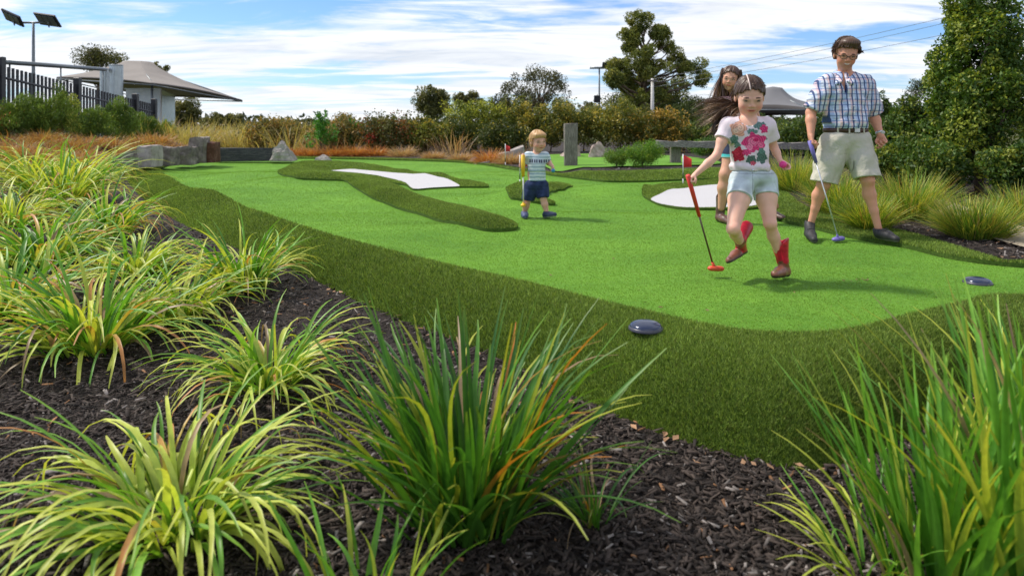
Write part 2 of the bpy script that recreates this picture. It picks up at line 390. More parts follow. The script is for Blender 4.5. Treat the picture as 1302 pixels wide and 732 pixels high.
# islands of long turf and the white sand bunkers
def zoompts(L, ox, oy, k): return [Gd(ox+a/k, oy+b/k) for a, b in L]
isl1 = catmull(zoompts([(50,150),(100,125),(170,112),(330,110),(450,118),(600,138),(750,160),(900,180),(1000,200),(1070,218),(1062,227),(925,227),(800,233),(710,239),(676,217),(598,209),(640,225),(700,255),(760,280),(850,305),(950,335),(1100,372),(1200,408),(1218,426),(1180,437),(1050,436),(900,402),(750,362),(600,315),(500,275),(420,225),(370,195),(250,190),(140,182),(80,170)], 340, 180, 3.829), 3)
snd1 = catmull(zoompts([(290,149),(400,138),(470,143),(600,155),(700,162),(800,168),(880,188),(930,215),(922,226),(800,232),(712,237),(672,206),(620,190),(560,176),(470,162),(380,156)], 340, 180, 3.829), 3)
isl2 = catmull(zoompts([(15,465),(40,445),(100,433),(200,428),(300,428),(400,426),(432,438),(380,450),(330,457),(285,472),(235,492),(265,515),(320,532),(305,546),(200,532),(90,512),(35,492)], 640, 150, 4.878), 3)
isl3 = catmull([Gd(*p) for p in [(816,242),(835,237),(870,234),(910,230.5),(945,231),(975,239),(981,252),(984,267),(965,266),(930,268),(880,267.5),(850,264.5),(828,257)]], 4)
snd3 = catmull([Gd(*p) for p in [(828,254),(842,247),(870,241),(905,236.5),(940,236),(965,243),(974,254),(964,262),(930,265.5),(880,266),(850,263),(833,259)]], 4)
def isl_z(poly, hole, h):
    def f(P):
        d = dpoly(P, poly); e = np.clip(d/.35, 0, 1)
        z = B(P[:, 0], P[:, 1])+.03+h*(1-(1-e)**2)
        if hole is not None: q = np.clip(dpoly(P, hole)/.9, 0, 1); z = np.minimum(z, B(P[:, 0], P[:, 1])+.014+h*1.2*q)
        return z
    return f
ISL = []
for poly, hole, h, sand in ((isl1, snd1, .085, True), (isl2, None, .07, False), (isl3, snd3, .04, True)):
    V, Fc = tri_region([poly], [hole] if hole is not None else [], .013, isl_z(poly, hole, h)); ISL.append((V, Fc))
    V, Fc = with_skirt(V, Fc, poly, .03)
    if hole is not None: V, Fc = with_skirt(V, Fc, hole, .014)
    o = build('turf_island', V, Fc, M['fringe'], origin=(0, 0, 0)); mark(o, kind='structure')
    if sand:
        V, Fc = tri_region([hole], [], .02, lambda P, hole=hole: B(P[:, 0], P[:, 1])+.022)
        o = build('sand_bunker', V, Fc, M['sand'], origin=(0, 0, 0)); mark(o, kind='structure')
# the lawn beyond the mound, and the path on the right
def g3(px, py, z): q = G0(px, py, z); return q
lawn = catmull([g3(*p, .06) for p in [(682,199),(740,196),(800,197),(862,199),(905,205),(915,211),(870,213),(820,214.5),(763,215.5),(742,214.5),(722,218),(700,216)]], 3)
V, Fc = tri_region([lawn], [], .03, lambda P: Mz(P[:, 0], P[:, 1])+.03)
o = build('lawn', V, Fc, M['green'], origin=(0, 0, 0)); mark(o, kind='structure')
path = catmull([g3(*p, .1) for p in [(1150,243),(1185,247),(1240,262),(1302,282),(1400,308),(1400,328),(1302,309),(1250,294),(1200,276),(1160,260)]], 3)
V, Fc = tri_region([path], [], .03, lambda P: Mz(P[:, 0], P[:, 1])+.03)
o = build('garden_path', V, Fc, M['concrete'], origin=(0, 0, 0)); mark(o, kind='structure')

# turf pile: short blades on every long-turf sheet
def pile(V, Fc, dens, label_y=4.0, hgt=.018, c0=(.06, .125, .016), c1=(.36, .49, .095)):
    a, b, c = V[Fc[:, 0]], V[Fc[:, 1]], V[Fc[:, 2]]; ar = .5*np.linalg.norm(np.cross(b-a, c-a), axis=1); cy = np.maximum(2.4, (a[:, 1]+b[:, 1]+c[:, 1])/3)
    w = ar*(2.8/cy)**1.9; n = int(dens*w.sum()); i = RNG.choice(len(Fc), n, p=w/w.sum()); u = RNG.random((n, 2)); s = u.sum(1) > 1; u[s] = 1-u[s]
    P = a[i]+u[:, :1]*(b[i]-a[i])+u[:, 1:]*(c[i]-a[i]); k = np.clip(P[:, 1]/3.2, .8, 4)**.75
    ang = RNG.random(n)*2*np.pi; h = hgt*(.6+.7*RNG.random(n))*k**.35; wd = .0019*k*(.7+.6*RNG.random(n))
    ln = RNG.normal(0, .45, (n, 2))*h[:, None]; d = np.stack([np.cos(ang), np.sin(ang), 0*ang], 1)*wd[:, None]
    T = P+np.column_stack([ln, h]); Vn = np.empty((n, 3, 3)); Vn[:, 0] = P-d; Vn[:, 1] = P+d; Vn[:, 2] = T
    t = RNG.random(n)**1.5; col = np.array(c0)+(np.array(c1)-np.array(c0))*t[:, None]
    x_, y_ = P[:, 0], P[:, 1]; wn = np.sin(1.7*x_+2.1*np.sin(.9*y_))*np.sin(2.3*y_+1.4*np.sin(1.3*x_))+.6*np.sin(5.1*x_+1.5*np.sin(3.1*y_))*np.sin(6.3*y_+2*np.sin(2.2*x_)); col = col*(1+.11*wn)[:, None]  # broad light and dark tone: turf wear, with mound shading put into blade colour
    br = RNG.random(n) < .05; col[br] = np.array([.20, .21, .06]); C = np.empty((n, 3, 3)); C[:, 0] = col*.85; C[:, 1] = col*.85; C[:, 2] = col*1.1  # blade colour carries painted root shade, lighter towards the tip
    return Vn.reshape(-1, 3), np.arange(3*n).reshape(-1, 3), C.reshape(-1, 3)
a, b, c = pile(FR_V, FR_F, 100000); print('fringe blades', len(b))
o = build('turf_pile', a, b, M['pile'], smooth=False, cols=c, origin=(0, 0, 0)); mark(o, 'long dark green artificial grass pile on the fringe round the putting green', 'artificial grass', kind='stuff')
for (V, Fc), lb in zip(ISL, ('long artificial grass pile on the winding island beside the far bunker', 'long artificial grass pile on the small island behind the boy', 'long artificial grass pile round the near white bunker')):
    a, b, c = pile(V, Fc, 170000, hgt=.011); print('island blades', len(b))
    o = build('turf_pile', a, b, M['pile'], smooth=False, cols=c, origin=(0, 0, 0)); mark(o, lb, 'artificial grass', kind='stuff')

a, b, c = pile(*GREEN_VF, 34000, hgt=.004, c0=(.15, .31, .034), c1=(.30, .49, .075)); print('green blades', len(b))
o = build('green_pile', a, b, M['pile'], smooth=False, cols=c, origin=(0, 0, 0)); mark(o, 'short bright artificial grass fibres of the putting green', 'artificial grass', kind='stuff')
# mulch chips
def chips(n, ylo, yhi, L, seed):
    rg = np.random.default_rng(seed); y = ylo*(yhi/ylo)**rg.random(n*3); x = (rg.random(n*3)*2-1)*(.86*y+.35)
    P = np.stack([x, y], 1); m = ~pip(P, outer); P = P[m]; P = P[dpoly(P, outer) > -.1][:n]; n = len(P)
    l = L*(.3+1.5*rg.random(n)**2.2)*(.9+.08*P[:, 1]); w = l*(.09+.20*rg.random(n)); t = .002+.0035*rg.random(n)
    an = rg.random(n)*2*np.pi; ti = rg.normal(0, .28, n); ro = rg.normal(0, .35, n)
    e1 = np.stack([np.cos(an)*np.cos(ti), np.sin(an)*np.cos(ti), np.sin(ti)], 1); up = np.stack([rg.normal(0, .3, n), rg.normal(0, .3, n), np.ones(n)], 1)
    e2 = np.cross(up, e1); e2 /= np.linalg.norm(e2, axis=1)[:, None]; e3 = np.cross(e1, e2)
    C = np.column_stack([P, mul_z(P)+.006+.012*rg.random(n)]); corners = []
    for sx, sy, sz in ((-1,-.6,-1),(1,-1,-1),(.85,1,-1),(-.9,.8,-1),(-1,-.5,1),(.95,-.9,1),(.8,.9,1),(-.85,.7,1)):
        corners.append(C+e1*(l*sx/2)[:, None]+e2*(w*sy/2)[:, None]+e3*(t*sz/2)[:, None])
    Vn = np.stack(corners, 1).reshape(-1, 3); q = np.array([(4,5,6,7),(0,1,5,4),(1,2,6,5),(2,3,7,6),(3,0,4,7)])
    Fc = (np.arange(n)[:, None, None]*8+q[None]).reshape(-1, 4)
    v = rg.random(n); col = np.array([.038, .028, .023])*(.3+1.6*v[:, None])
    g = rg.random(n) > .955; col[g] = np.array([.20, .175, .16])*(.5+.9*rg.random(g.sum()))[:, None]
    g = rg.random(n) > .988; col[g] = np.array([.26, .13, .06])*(.5+.8*rg.random(g.sum()))[:, None]
    return Vn, Fc, np.repeat(col, 8, 0)
a, b, c = chips(90000, 1.3, 14, .032, 3)
o = build('mulch_chips', a, b, M['chips'], smooth=False, cols=c, origin=(0, 0, 0)); mark(o, 'dark brown bark mulch chips covering the garden beds', 'mulch', kind='stuff')
# ------------------------------------------------------------------ strap-leaved grasses
def blades(n, base, rad, L, el, droop, w, rg, seg=9, lean=0.0):
    az = rg.random(n)*2*np.pi; r = rad*np.sqrt(rg.random(n)); k = r/rad
    p = np.stack([base[0]+r*np.cos(az+rg.normal(0, .4, n)), base[1]+r*np.sin(az), base[2]-.01+0*r], 1)
    Ln = L*(.55+.5*rg.random(n)); e0 = np.radians(el[1]-(el[1]-el[0])*np.clip(.25*k+.85*rg.random(n), 0, 1)); dr = np.radians(droop[0]+(droop[1]-droop[0])*rg.random(n)**1.2)
    wd = w*(.65+.6*rg.random(n)); tw = rg.normal(0, .5, n); az2 = az+rg.normal(0, .25, n); V = np.empty((n, seg+1, 3, 3)); cur = rg.normal(0, .35, n)
    for s in range(seg+1):
        t = s/seg; e = e0-dr*t**1.7; a = az2+cur*t*t
        if s: p = p+np.stack([np.cos(a)*np.cos(e), np.sin(a)*np.cos(e), np.sin(e)], 1)*(Ln/seg)[:, None]
        f = (1-max(0, t-.12)**2.2*1.12)*(.75+.25*min(1, t*4)); f = max(f, .03); ta = a+np.pi/2+tw*(1-.5*t)
        side = np.stack([np.cos(ta), np.sin(ta), 0.25*np.sin(tw*3)], 1); up = np.stack([-np.cos(a)*np.sin(e), -np.sin(a)*np.sin(e), np.cos(e)], 1)
        h = (wd*f/2)[:, None]; q = p.copy(); q[:, 2] = np.maximum(q[:, 2], base[2]-.03+.012*rg.random(n))
        V[:, s, 0] = q-side*h; V[:, s, 1] = q-up*h*.45; V[:, s, 2] = q+side*h
    Fc = []
    for s in range(seg):
        for j in (0, 1): Fc.append((s*3+j, s*3+j+1, s*3+3+j+1, s*3+3+j))
    return V.reshape(n, -1, 3), np.array(Fc), np.repeat(np.arange(seg+1)/seg, 3), dr
def blade_cols(n, T, rg, pal, dr):
    C = np.empty((n, len(T), 3)); g1, g2, ye, orr = [np.array(c) for c in pal['c']]; drn = (dr-dr.min())/max(1e-6, np.ptp(dr))
    for i in range(n):
        b = g1+(g2-g1)*rg.random(); r = rg.random(); t = T[:, None]
        if r < pal['yf']*(.4+1.2*drn[i]): c = b*(1-t*.2)+(ye-b)*np.clip(.45+.8*t, 0, 1)*(.65+.35*rg.random())
        elif r > 1-pal['of']*3.2*drn[i]**2: c = ye*.8+(orr-ye*.8)*np.clip((t-.15)*2.2, 0, 1)
        else: c = b*(.85+.3*t)+(ye-b)*np.clip((t-.8)*2, 0, 1)*.6
        if drn[i] > .7 and rg.random() < .13: c = np.array([.36, .25, .14])*(.6+.7*rg.random())+0*t
        C[i] = c*(.85+.3*rg.random())
    return np.clip(C, 0, 1)
PAL_Y = dict(c=[(.08,.22,.02), (.22,.44,.05), (.68,.74,.13), (.55,.25,.08)], yf=.68, of=.10)
PAL_YB = dict(c=[(.07,.21,.02), (.18,.41,.045), (.64,.70,.11), (.55,.25,.08)], yf=.48, of=.10)
PAL_G = dict(c=[(.03,.115,.016), (.095,.25,.028), (.40,.45,.05), (.52,.20,.03)], yf=.20, of=.07)
PAL_R = dict(c=[(.08,.24,.025), (.18,.42,.05), (.58,.64,.08), (.5,.34,.06)], yf=.22, of=.02)
PAL_T = dict(c=[(.08,.18,.022), (.19,.33,.04), (.60,.58,.09), (.40,.24,.08)], yf=.4, of=.08)
PAL_O = dict(c=[(.36,.14,.045), (.55,.22,.06), (.60,.36,.15), (.42,.12,.03)], yf=.3, of=.3)
PAL_P = dict(c=[(.38,.22,.13), (.50,.32,.20), (.55,.42,.26), (.42,.19,.09)], yf=.4, of=.25)
PAL_S = dict(c=[(.30,.27,.09), (.44,.38,.14), (.58,.48,.20), (.45,.24,.09)], yf=.5, of=.2)
def clump(name, base, n, rad, L, el, droop, w, pal, seed, label, cat, group=None, parts=False, seg=9):
    rg = np.random.default_rng(seed); V, Fc, T, dr = blades(n, base, rad, L, el, droop, w, rg, seg); C = blade_cols(n, T, rg, pal, dr)
    if parts:
        e = empty(name, base, label, cat, group)
        for i in range(n): build('leaf', V[i], Fc, M['blade'], e, True, C[i])
        return e
    k = V.shape[1]; Fa = (np.arange(n)[:, None, None]*k+Fc[None]).reshape(-1, 4)
    o = build(name, V.reshape(-1, 3), Fa, M['blade'], None, True, C.reshape(-1, 3), origin=base); return mark(o, label, cat, group)
GG = 'clumps of strap-leaved grass planted in the mulch'
ABOVE = dict(el=(34, 88), droop=(45, 170)); UP = dict(el=(42, 90), droop=(15, 100))
# px, py of the foot, leaves, radius, length, width, palette, style, label, parts
FG = [
 (225, 668, 190, .17, .66, .0215, PAL_Y, ABOVE, 'yellow-green striped arching grass clump filling the bottom left corner', True),
 (590, 664, 240, .15, .78, .0225, PAL_G, dict(el=(50, 90), droop=(5, 70)), 'big deep green strap-leaved clump with orange tips, bottom centre in the mulch', True),
 (340, 492, 160, .12, .60, .0185, PAL_Y, ABOVE, 'pale yellow arching clump just above the bottom left corner clump, its base on dark mulch', True),
 (120, 440, 215, .20, .80, .0230, PAL_YB, dict(el=(34, 88), droop=(30, 150)), 'tall green clump with drooping yellow skirt at the left, above the striped corner clump', True),
 (312, 366, 170, .17, .70, .0215, PAL_YB, dict(el=(40, 85), droop=(30, 120)), 'green and yellow clump reaching over the turf bank left of centre', True),
 (757, 668, 46, .04, .42, .0085, PAL_G, UP, 'small thin seedling tuft just right of the big bottom centre clump', True)]
for i, (px, py, n, rd, L, w, pal, st, lb, pt) in enumerate(FG):
    clump('grass_clump', Gm(px, py), n, rd, L, st['el'], st['droop'], w, pal, 100+i, lb, 'grass clump', GG, pt)
RT = [(1195, 752, 130, .13, .68, .0200, 'bright green upright clump at the lower right, its left blades over the dark bank'),
      (1335, 765, 160, .15, .86, .0215, 'tallest bright green clump, filling the bottom right corner'),
      (1330, 615, 100, .14, .70, .0185, 'green clump behind the corner clump at the right edge, tips against the putting green')]
for i, (px, py, n, rd, L, w, lb) in enumerate(RT):
    clump('grass_clump', Gm(px, py), n, rd, L, (64, 92), (2, 42), w, PAL_R, 140+i, lb, 'grass clump', GG, True)
# a few stray blades at the lower edge
clump('grass_clump', Gm(1100, 735), 44, .06, .42, (30, 80), (30, 90), .011, dict(PAL_R, yf=.8), 150, 'little yellow-tipped tuft at the lower edge left of the bright green clumps', 'grass clump', GG, True)
clump('grass_clump', Gm(470, 770), 30, .14, .34, (55, 88), (5, 60), .016, dict(PAL_R, yf=.5), 151, 'few lime blades rising from the lower edge left of the big centre clump', 'grass clump', GG, True)
MID = [(38, 228, 200, .3, 1.15, 'small far yellow-green clump near the left edge, touching the orange grass'),
       (118, 232, 220, .3, 1.15, 'far yellow-green clump touching the orange grass, nearest the stone edging'),
       (80, 258, 380, .36, 1.45, 'furthest and tallest yellow-green clump at upper left, below the orange grasses'),
       (132, 300, 280, .26, .9, 'yellow-green clump leaning to the turf bank, in front of the tallest upper left one'),
       (14, 285, 230, .3, .9, 'yellow-green clump cut by the left edge, level with the tallest upper left one'),
       (55, 335, 280, .26, .85, 'lime clump in the middle of the upper left drift'),
       (172, 350, 220, .18, .60, 'bushy yellow-green clump at the right side of the upper left drift, next to bare mulch'),
       (8, 395, 240, .22, .8, 'pale yellow clump at the left edge beside the tall green one'),
       (225, 402, 170, .16, .6, 'low yellow-brown clump between the tall green one and the one over the bank')]
for i, (px, py, n, rd, L, lb) in enumerate(MID):
    clump('grass_clump', Gm(px, py), int(n*.62), rd, L, (40, 88), (50, 150), .026+.002*(400-py)/60, PAL_Y if i % 2 == 0 else PAL_YB, 160+i, lb, 'grass clump', GG, seg=8)
# lomandra mounds on the right, behind the man
RM = [(1240, 302, 1500, .17, .42, 'round golden-tipped mound beside the path, nearest of the row'),
      (1157, 278, 1400, .17, .58, 'green mound with golden tips between the man and the nearest mound'),
      (1105, 290, 800, .12, .42, 'yellow-green mound right behind the man\'s front knee'),
      (1066, 270, 1200, .17, .52, 'green mound between the man\'s legs'),
      (1012, 242, 1200, .22, .66, 'green mound between the girl and the man'),
      (1040, 236, 800, .2, .55, 'green mound behind the man\'s shorts'),
      (1300, 276, 800, .2, .42, 'grey-green mound behind the nearest golden one at the right edge')]
for i, (px, py, n, rd, L, lb) in enumerate(RM):
    clump('grass_mound', Gm(px, py), n, rd, L*1.0, (30, 92), (2, 38), .0062, PAL_T, 200+i, lb, 'grass mound', 'round grass mounds behind the right-hand fringe', seg=6)
# tussocks behind the far edge of the green
def back(px, py, z=.02): q = G0(px, py, z); return np.array([q[0], q[1], z-.02])
TU = [(395, 199, .5, PAL_O), (425, 199, .55, PAL_O), (452, 199, .6, PAL_O), (478, 199, .55, PAL_O), (512, 200, .6, PAL_P), (552, 202, .42, PAL_P), (587, 204, .42, PAL_P), (622, 207, .62, PAL_O), (652, 209, .55, PAL_P), (376, 198.5, .5, PAL_O)]
TL = ['rusty orange tussock right of the big triangular rock', 'rusty orange tussock behind the small white stone', 'dark orange tussock, third right of the triangular rock', 'dense orange tussock left of the pale pinkish one', 'pale pinkish-brown tussock behind the middle of the far edge', 'small pinkish tussock right of the white pebble stone', 'small pinkish tussock left of the flat pale stone', 'orange-brown tussock left of the half hidden flag', 'brown tussock beside the half hidden flag and the boy', 'orange tussock touching the big triangular rock']
for i, ((px, py, L, pal), lb) in enumerate(zip(TU, TL)):
    clump('tussock', back(px, py-.5), 800, .26, L*.85, (15, 88), (10, 80), .013, pal, 230+i, lb, 'tussock', 'tussocks along the far edge of the green', seg=5)
rg = np.random.default_rng(5)
# orange ground grasses before the black fence: uncountable
def drift(name, pts, n, L, w, pal, seed, label, el=(35, 88), droop=(20, 100), rad=.3):
    rg = np.random.default_rng(seed); VV = []; CC = []
    for p in pts:
        V, Fc, T, dr = blades(n, p, rad, L*(.75+.5*rg.random()), el, droop, w, rg, 4); VV.append(V); CC.append(blade_cols(n, T, rg, pal, dr))
    V = np.concatenate(VV); C = np.concatenate(CC); k = V.shape[1]; Fa = (np.arange(len(V))[:, None, None]*k+Fc[None]).reshape(-1, 4)
    o = build(name, V.reshape(-1, 3), Fa, M['blade'], None, True, C.reshape(-1, 3), origin=pts[0]); return mark(o, label, 'grass', kind='stuff')
pts = []
for i in range(150):
    px = -60+300*rg.random(); Y = (15.2 if px < 138 else 18.0)+(4.6 if px < 138 else 2.4)*rg.random(); x0 = (px-CX)/F*Y; pts.append(np.array([x0, Y, float(Mz(x0, Y)[0])]))
drift('orange_grass', pts, 90, .40, .014, dict(c=[(.30,.15,.06), (.46,.22,.07), (.52,.38,.16), (.38,.13,.04)], yf=.45, of=.2), 11, 'low rusty orange grass growing between the stone edging and the black fence')
pts = [np.array([a, b, .0]) for a, b in zip(-13+5.6*rg.random(80), 23+7*rg.random(80))]
drift('straw_grass', pts, 60, 1.25, .022, PAL_S, 12, 'tall straw-coloured meadow grass behind the timber edging at the left', el=(55, 89), droop=(10, 60), rad=.5)
pts = [np.array([a, b, .0]) for a, b in zip(-7+7.5*rg.random(16), 22.4+1.8*rg.random(16))]
drift('straw_grass', pts, 50, .85, .02, PAL_P, 13, 'pinkish-brown feathery grass behind the orange tussocks', el=(55, 89), droop=(10, 60), rad=.5)

# ------------------------------------------------------------------ leafy plants
def leafcloud(P, size, rg, up=.3, asp=.5):
    n = len(P); d = rg.normal(0, 1, (n, 3)); d[:, 2] += up; d /= np.linalg.norm(d, axis=1)[:, None]
    q = rg.normal(0, 1, (n, 3)); s = np.cross(d, q); s /= np.linalg.norm(s, axis=1)[:, None]; nn = np.cross(d, s)
    z = size*(.6+.8*rg.random(n)); l = z[:, None]; w = (z*asp)[:, None]
    V = np.stack([P-d*l*.5, P+s*w*.5-nn*w*.12, P+d*l*.5, P-s*w*.5-nn*w*.12], 1)
    return V.reshape(-1, 3), np.arange(4*n).reshape(-1, 4)
def crown_pts(c, r, nclump, per, cr, rg, shell=.55, flat=1.0, fill=.12):
    k = []
    while len(k) < nclump:
        v = rg.normal(0, 1, 3); v /= np.linalg.norm(v); q = v*(shell+(1-shell)*rg.random())*(.86+.22*rg.random()); k.append(q)
    k = np.array(k); cc = np.array(c)+k*np.array(r); P = []; ids = []
    for i, q in enumerate(cc):
        m = int(per*(.5+rg.random())); v = rg.normal(0, 1, (m, 3)); v /= np.linalg.norm(v, axis=1)[:, None]
        rr = cr*(.6+.8*rg.random()); P.append(q+v*(rr*(.45+.6*rg.random(m)**.6))[:, None]*np.array([1, 1, flat])); ids += [i]*m
    return np.concatenate(P), np.array(ids), cc
def leaf_cols(ids, P, rg, c1, c2, c3=None, f3=.0, spread=.3):
    n = len(ids); kc = rg.random(ids.max()+1); t = np.clip(kc[ids]*(1-spread)+spread*rg.random(n), 0, 1)[:, None]
    C = np.array(c1)+(np.array(c2)-np.array(c1))*t
    if c3 is not None:
        pick = (rg.random(ids.max()+1) < f3)[ids] & (rg.random(n) < .6) | (rg.random(n) < f3*.35); C[pick] = np.array(c3)*(.7+.6*rg.random(pick.sum()))[:, None]
    return np.repeat(C*(.8+.4*rg.random(n))[:, None], 4, 0)
def wobble(p0, p1, rg, n=6, amp=.05):
    p0 = np.array(p0, float); p1 = np.array(p1, float); L = np.linalg.norm(p1-p0); out = []
    o = rg.normal(0, 1, 3)*amp*L
    for i in range(n+1):
        t = i/n; out.append(p0+(p1-p0)*t+o*math.sin(math.pi*t)+(rg.normal(0, 1, 3)*amp*.25*L if 0 < i < n else 0))
    return out
def plant(name, base, h, rx, ry, label, cat, group, nclump, per, leaf, c1, c2, c3=None, f3=0.0, seed=0, trunk=.05, tmat='bark', low=.0, cr=None, shell=.5, limbs=7, asp=.5, th=.5, topw=1.0, cone=0.0, up=.3):
    rg = np.random.default_rng(seed); base = np.array(base, float); e = empty(name, base, label, cat, group)
    cz = base[2]+h*(low+(1-low)/2); rz = h*(1-low)/2; cr = cr or min(rx, rz)*.34
    P, ids, cc = crown_pts((base[0], base[1], cz), (rx-cr*.6, ry-cr*.6, rz-cr*.6), nclump, per, cr, rg, shell)
    if cone:
        def sq(A):
            t = np.clip((A[:, 2]-(cz-rz))/(2*rz), 0, 1); f = 1-cone*t**1.4+.15*np.exp(-((t-.35)/.25)**2); A = A.copy(); A[:, 0] = base[0]+(A[:, 0]-base[0])*f; A[:, 1] = base[1]+(A[:, 1]-base[1])*f; return A
        P = sq(P); cc = sq(cc)
    P[:, 2] = np.maximum(P[:, 2], base[2]+.03*rg.random(len(P)))
    V, Fc = leafcloud(P, leaf, rg, up, asp); C = leaf_cols(ids, P, rg, c1, c2, c3, f3)
    build('crown' if trunk > .03 and h > 1.6 else 'foliage', V, Fc, M['foliage'], e, False, C)
    mb = MB(); top = base+np.array([rg.normal(0, .03)*h, 0, h*(low+(1-low)*th)])
    mb.tube(wobble(base-np.array([0, 0, .05]), top, rg, 6, .03), [trunk*(1-.6*i/6) for i in range(7)], 8)
    o = mb.build('trunk' if trunk > .03 and h > 1.6 else 'stem', M[tmat], e, True)
    sel = rg.choice(len(cc), min(limbs, len(cc)), replace=False)
    lb = MB()
    for j in sel:
        t = .3+.6*rg.random(); s = base+(top-base)*max(.25, min(t, (cc[j][2]-base[2])/max(h, .1)*.8)); lb.tube(wobble(s, cc[j], rg, 4, .08), [trunk*.42*(1-.18*i) for i in range(5)], 6)
    if sel.size: lb.build('limbs', M[tmat], e, True)
    return e
DG = ((.022,.05,.01), (.09,.15,.025)); OLV = ((.02,.035,.010), (.085,.105,.025))
# the big evergreen and its neighbours at the right
q = Gm(1250, 246); b1 = G0(1258, 250, .08); TG = 'evergreen screen trees behind the right-hand mounds'
def at(px, Y, z=None): x = (px-CX)/F*Y; return (x, Y, float(Mz(x, Y)[0]) if z is None else z)
plant('screen_tree', at(1246, 9.8), 3.35, .84, .82, 'largest glossy evergreen tree with lime new growth, at the right edge', 'tree', TG, 250, 220, .056, (.025,.065,.008), (.12,.21,.025), (.28,.33,.04), .3, 31, .07, low=.0, cr=.19, shell=.45, limbs=16, cone=.36, asp=.5)
plant('screen_tree', at(1160, 11.5), 1.50, .75, .7, 'darker evergreen left of the largest one, behind the man\'s arm', 'tree', TG, 150, 170, .06, (.022,.055,.01), (.09,.16,.025), (.20,.24,.04), .2, 32, .05, low=.0, cr=.17, shell=.4, limbs=10, cone=.45)
plant('screen_tree', at(1122, 14.5), 1.62, .7, .65, 'feathery-topped evergreen furthest left of the screen, beside the man\'s shoulder', 'tree', TG, 100, 160, .06, *DG, (.12,.15,.03), .1, 33, .05, low=.0, cr=.17, shell=.4, limbs=8, cone=.6)
plant('screen_tree', at(1205, 11.8), 1.55, .7, .7, 'low evergreen filling the gap left of the largest tree\'s foot', 'tree', TG, 110, 160, .06, (.022,.06,.008), (.10,.18,.025), (.24,.28,.04), .25, 34, .05, low=.0, cr=.18, shell=.4, limbs=8, cone=.3)
plant('screen_tree', at(1360, 10.4), 1.5, .7, .7, 'evergreen cut by the right edge behind the largest tree', 'tree', TG, 120, 150, .062, (.022,.06,.008), (.10,.18,.025), (.24,.28,.04), .2, 35, .05, low=.0, cr=.18, shell=.4, limbs=8, cone=.3)
for px, Y, h, r, lb in ((1190, 9.4, .8, .5, 'low leafy skirt shrub at the foot of the evergreens, above the path'), (1150, 10.6, .9, .6, 'low leafy shrub behind the green mound beside the man'), (1290, 8.8, .8, .5, 'low leafy shrub under the largest evergreen at the right edge'), (1085, 12.5, 1.3, .7, 'leafy shrub behind the man at hip height')):
    plant('low_shrub', at(px, Y), h, r, .45, lb, 'shrub', 'low shrubs under the evergreens', 60, 150, .055, (.022,.06,.008), (.10,.18,.025), (.24,.28,.04), .2, int(px), .02, cr=.15, shell=.3, limbs=4)
# hedge along the back
HG = 'shrubs of the hedge behind the green'
HD = [(352, 24.5, 1.25, 1.5), (440, 23.6, 1.32, 1.2), (492, 23.2, 1.35, 1.1), (540, 23.5, 1.32, 1.1), (602, 25, 1.92, 1.45), (655, 25.5, 1.85, 1.4), (700, 25, 1.85, 1.3), (742, 25.5, 1.75, 1.2), (790, 25, 1.85, 1.35), (838, 24.5, 1.62, 1.2), (575, 24, 1.2, .9), (640, 23.2, 1.1, .9), (870, 27, 1.7, 1.5), (905, 25, 1.35, 1.3), (960, 25, 1.3, 1.3), (1005, 22, 1.1, 1.2), (1040, 20, 1.25, 1.1)]
HL = ['golden-brown scrub at the left end of the hedge, behind the triangular rock', 'brown and green scrub behind the bright green sapling', 'reddish scrub shrub right of the sapling', 'olive shrub in the low stretch before the hedge rises', 'lime-topped shrub where the tall hedge begins', 'dense olive hedge shrub left of the boy', 'olive hedge shrub above the boy', 'hedge shrub behind the tall timber post', 'hedge shrub behind the big pale boulder', 'rounded golden-green hedge shrub above the timber rail', 'low dark shrub at the foot of the lime-topped one', 'low dark shrub behind the half hidden flag', 'dark shrub behind the rounded golden-green one', 'dark green shrub left of the woman, above the rail', 'green shrub behind the girl', 'green shrub under the dark gazebo', 'green shrub between gazebo and man']
for i, ((px, Y, h, r), lb) in enumerate(zip(HD, HL)):
    c1, c2, c3, f3 = (.045, .070, .012), (.21, .23, .04), (.46, .36, .06), .28
    if i in (0, 1): c1, c2, c3, f3 = (.08, .09, .025), (.30, .26, .08), (.42, .26, .08), .3
    if i in (2,): c1, c2, c3, f3 = (.05, .06, .02), (.19, .18, .05), (.34, .12, .04), .15
    if i in (4,): c2, c3, f3 = (.27, .33, .045), (.42, .44, .06), .4
    if i in (9,): c2, c3, f3 = (.20, .19, .03), (.46, .28, .05), .35
    if i in (10, 11, 12): c2, f3 = (.08, .10, .02), .08
    if i > 12: c1, c2, c3, f3 = (.02, .05, .008), (.09, .15, .025), (.2, .24, .04), .2
    plant('hedge_shrub', at(px, Y, .0), h*1.12, r*1.15, .9, lb, 'shrub', HG, 95, 110, .085, c1, c2, c3, f3, 300+i, .03, cr=.27, shell=.35, limbs=5, asp=.5)
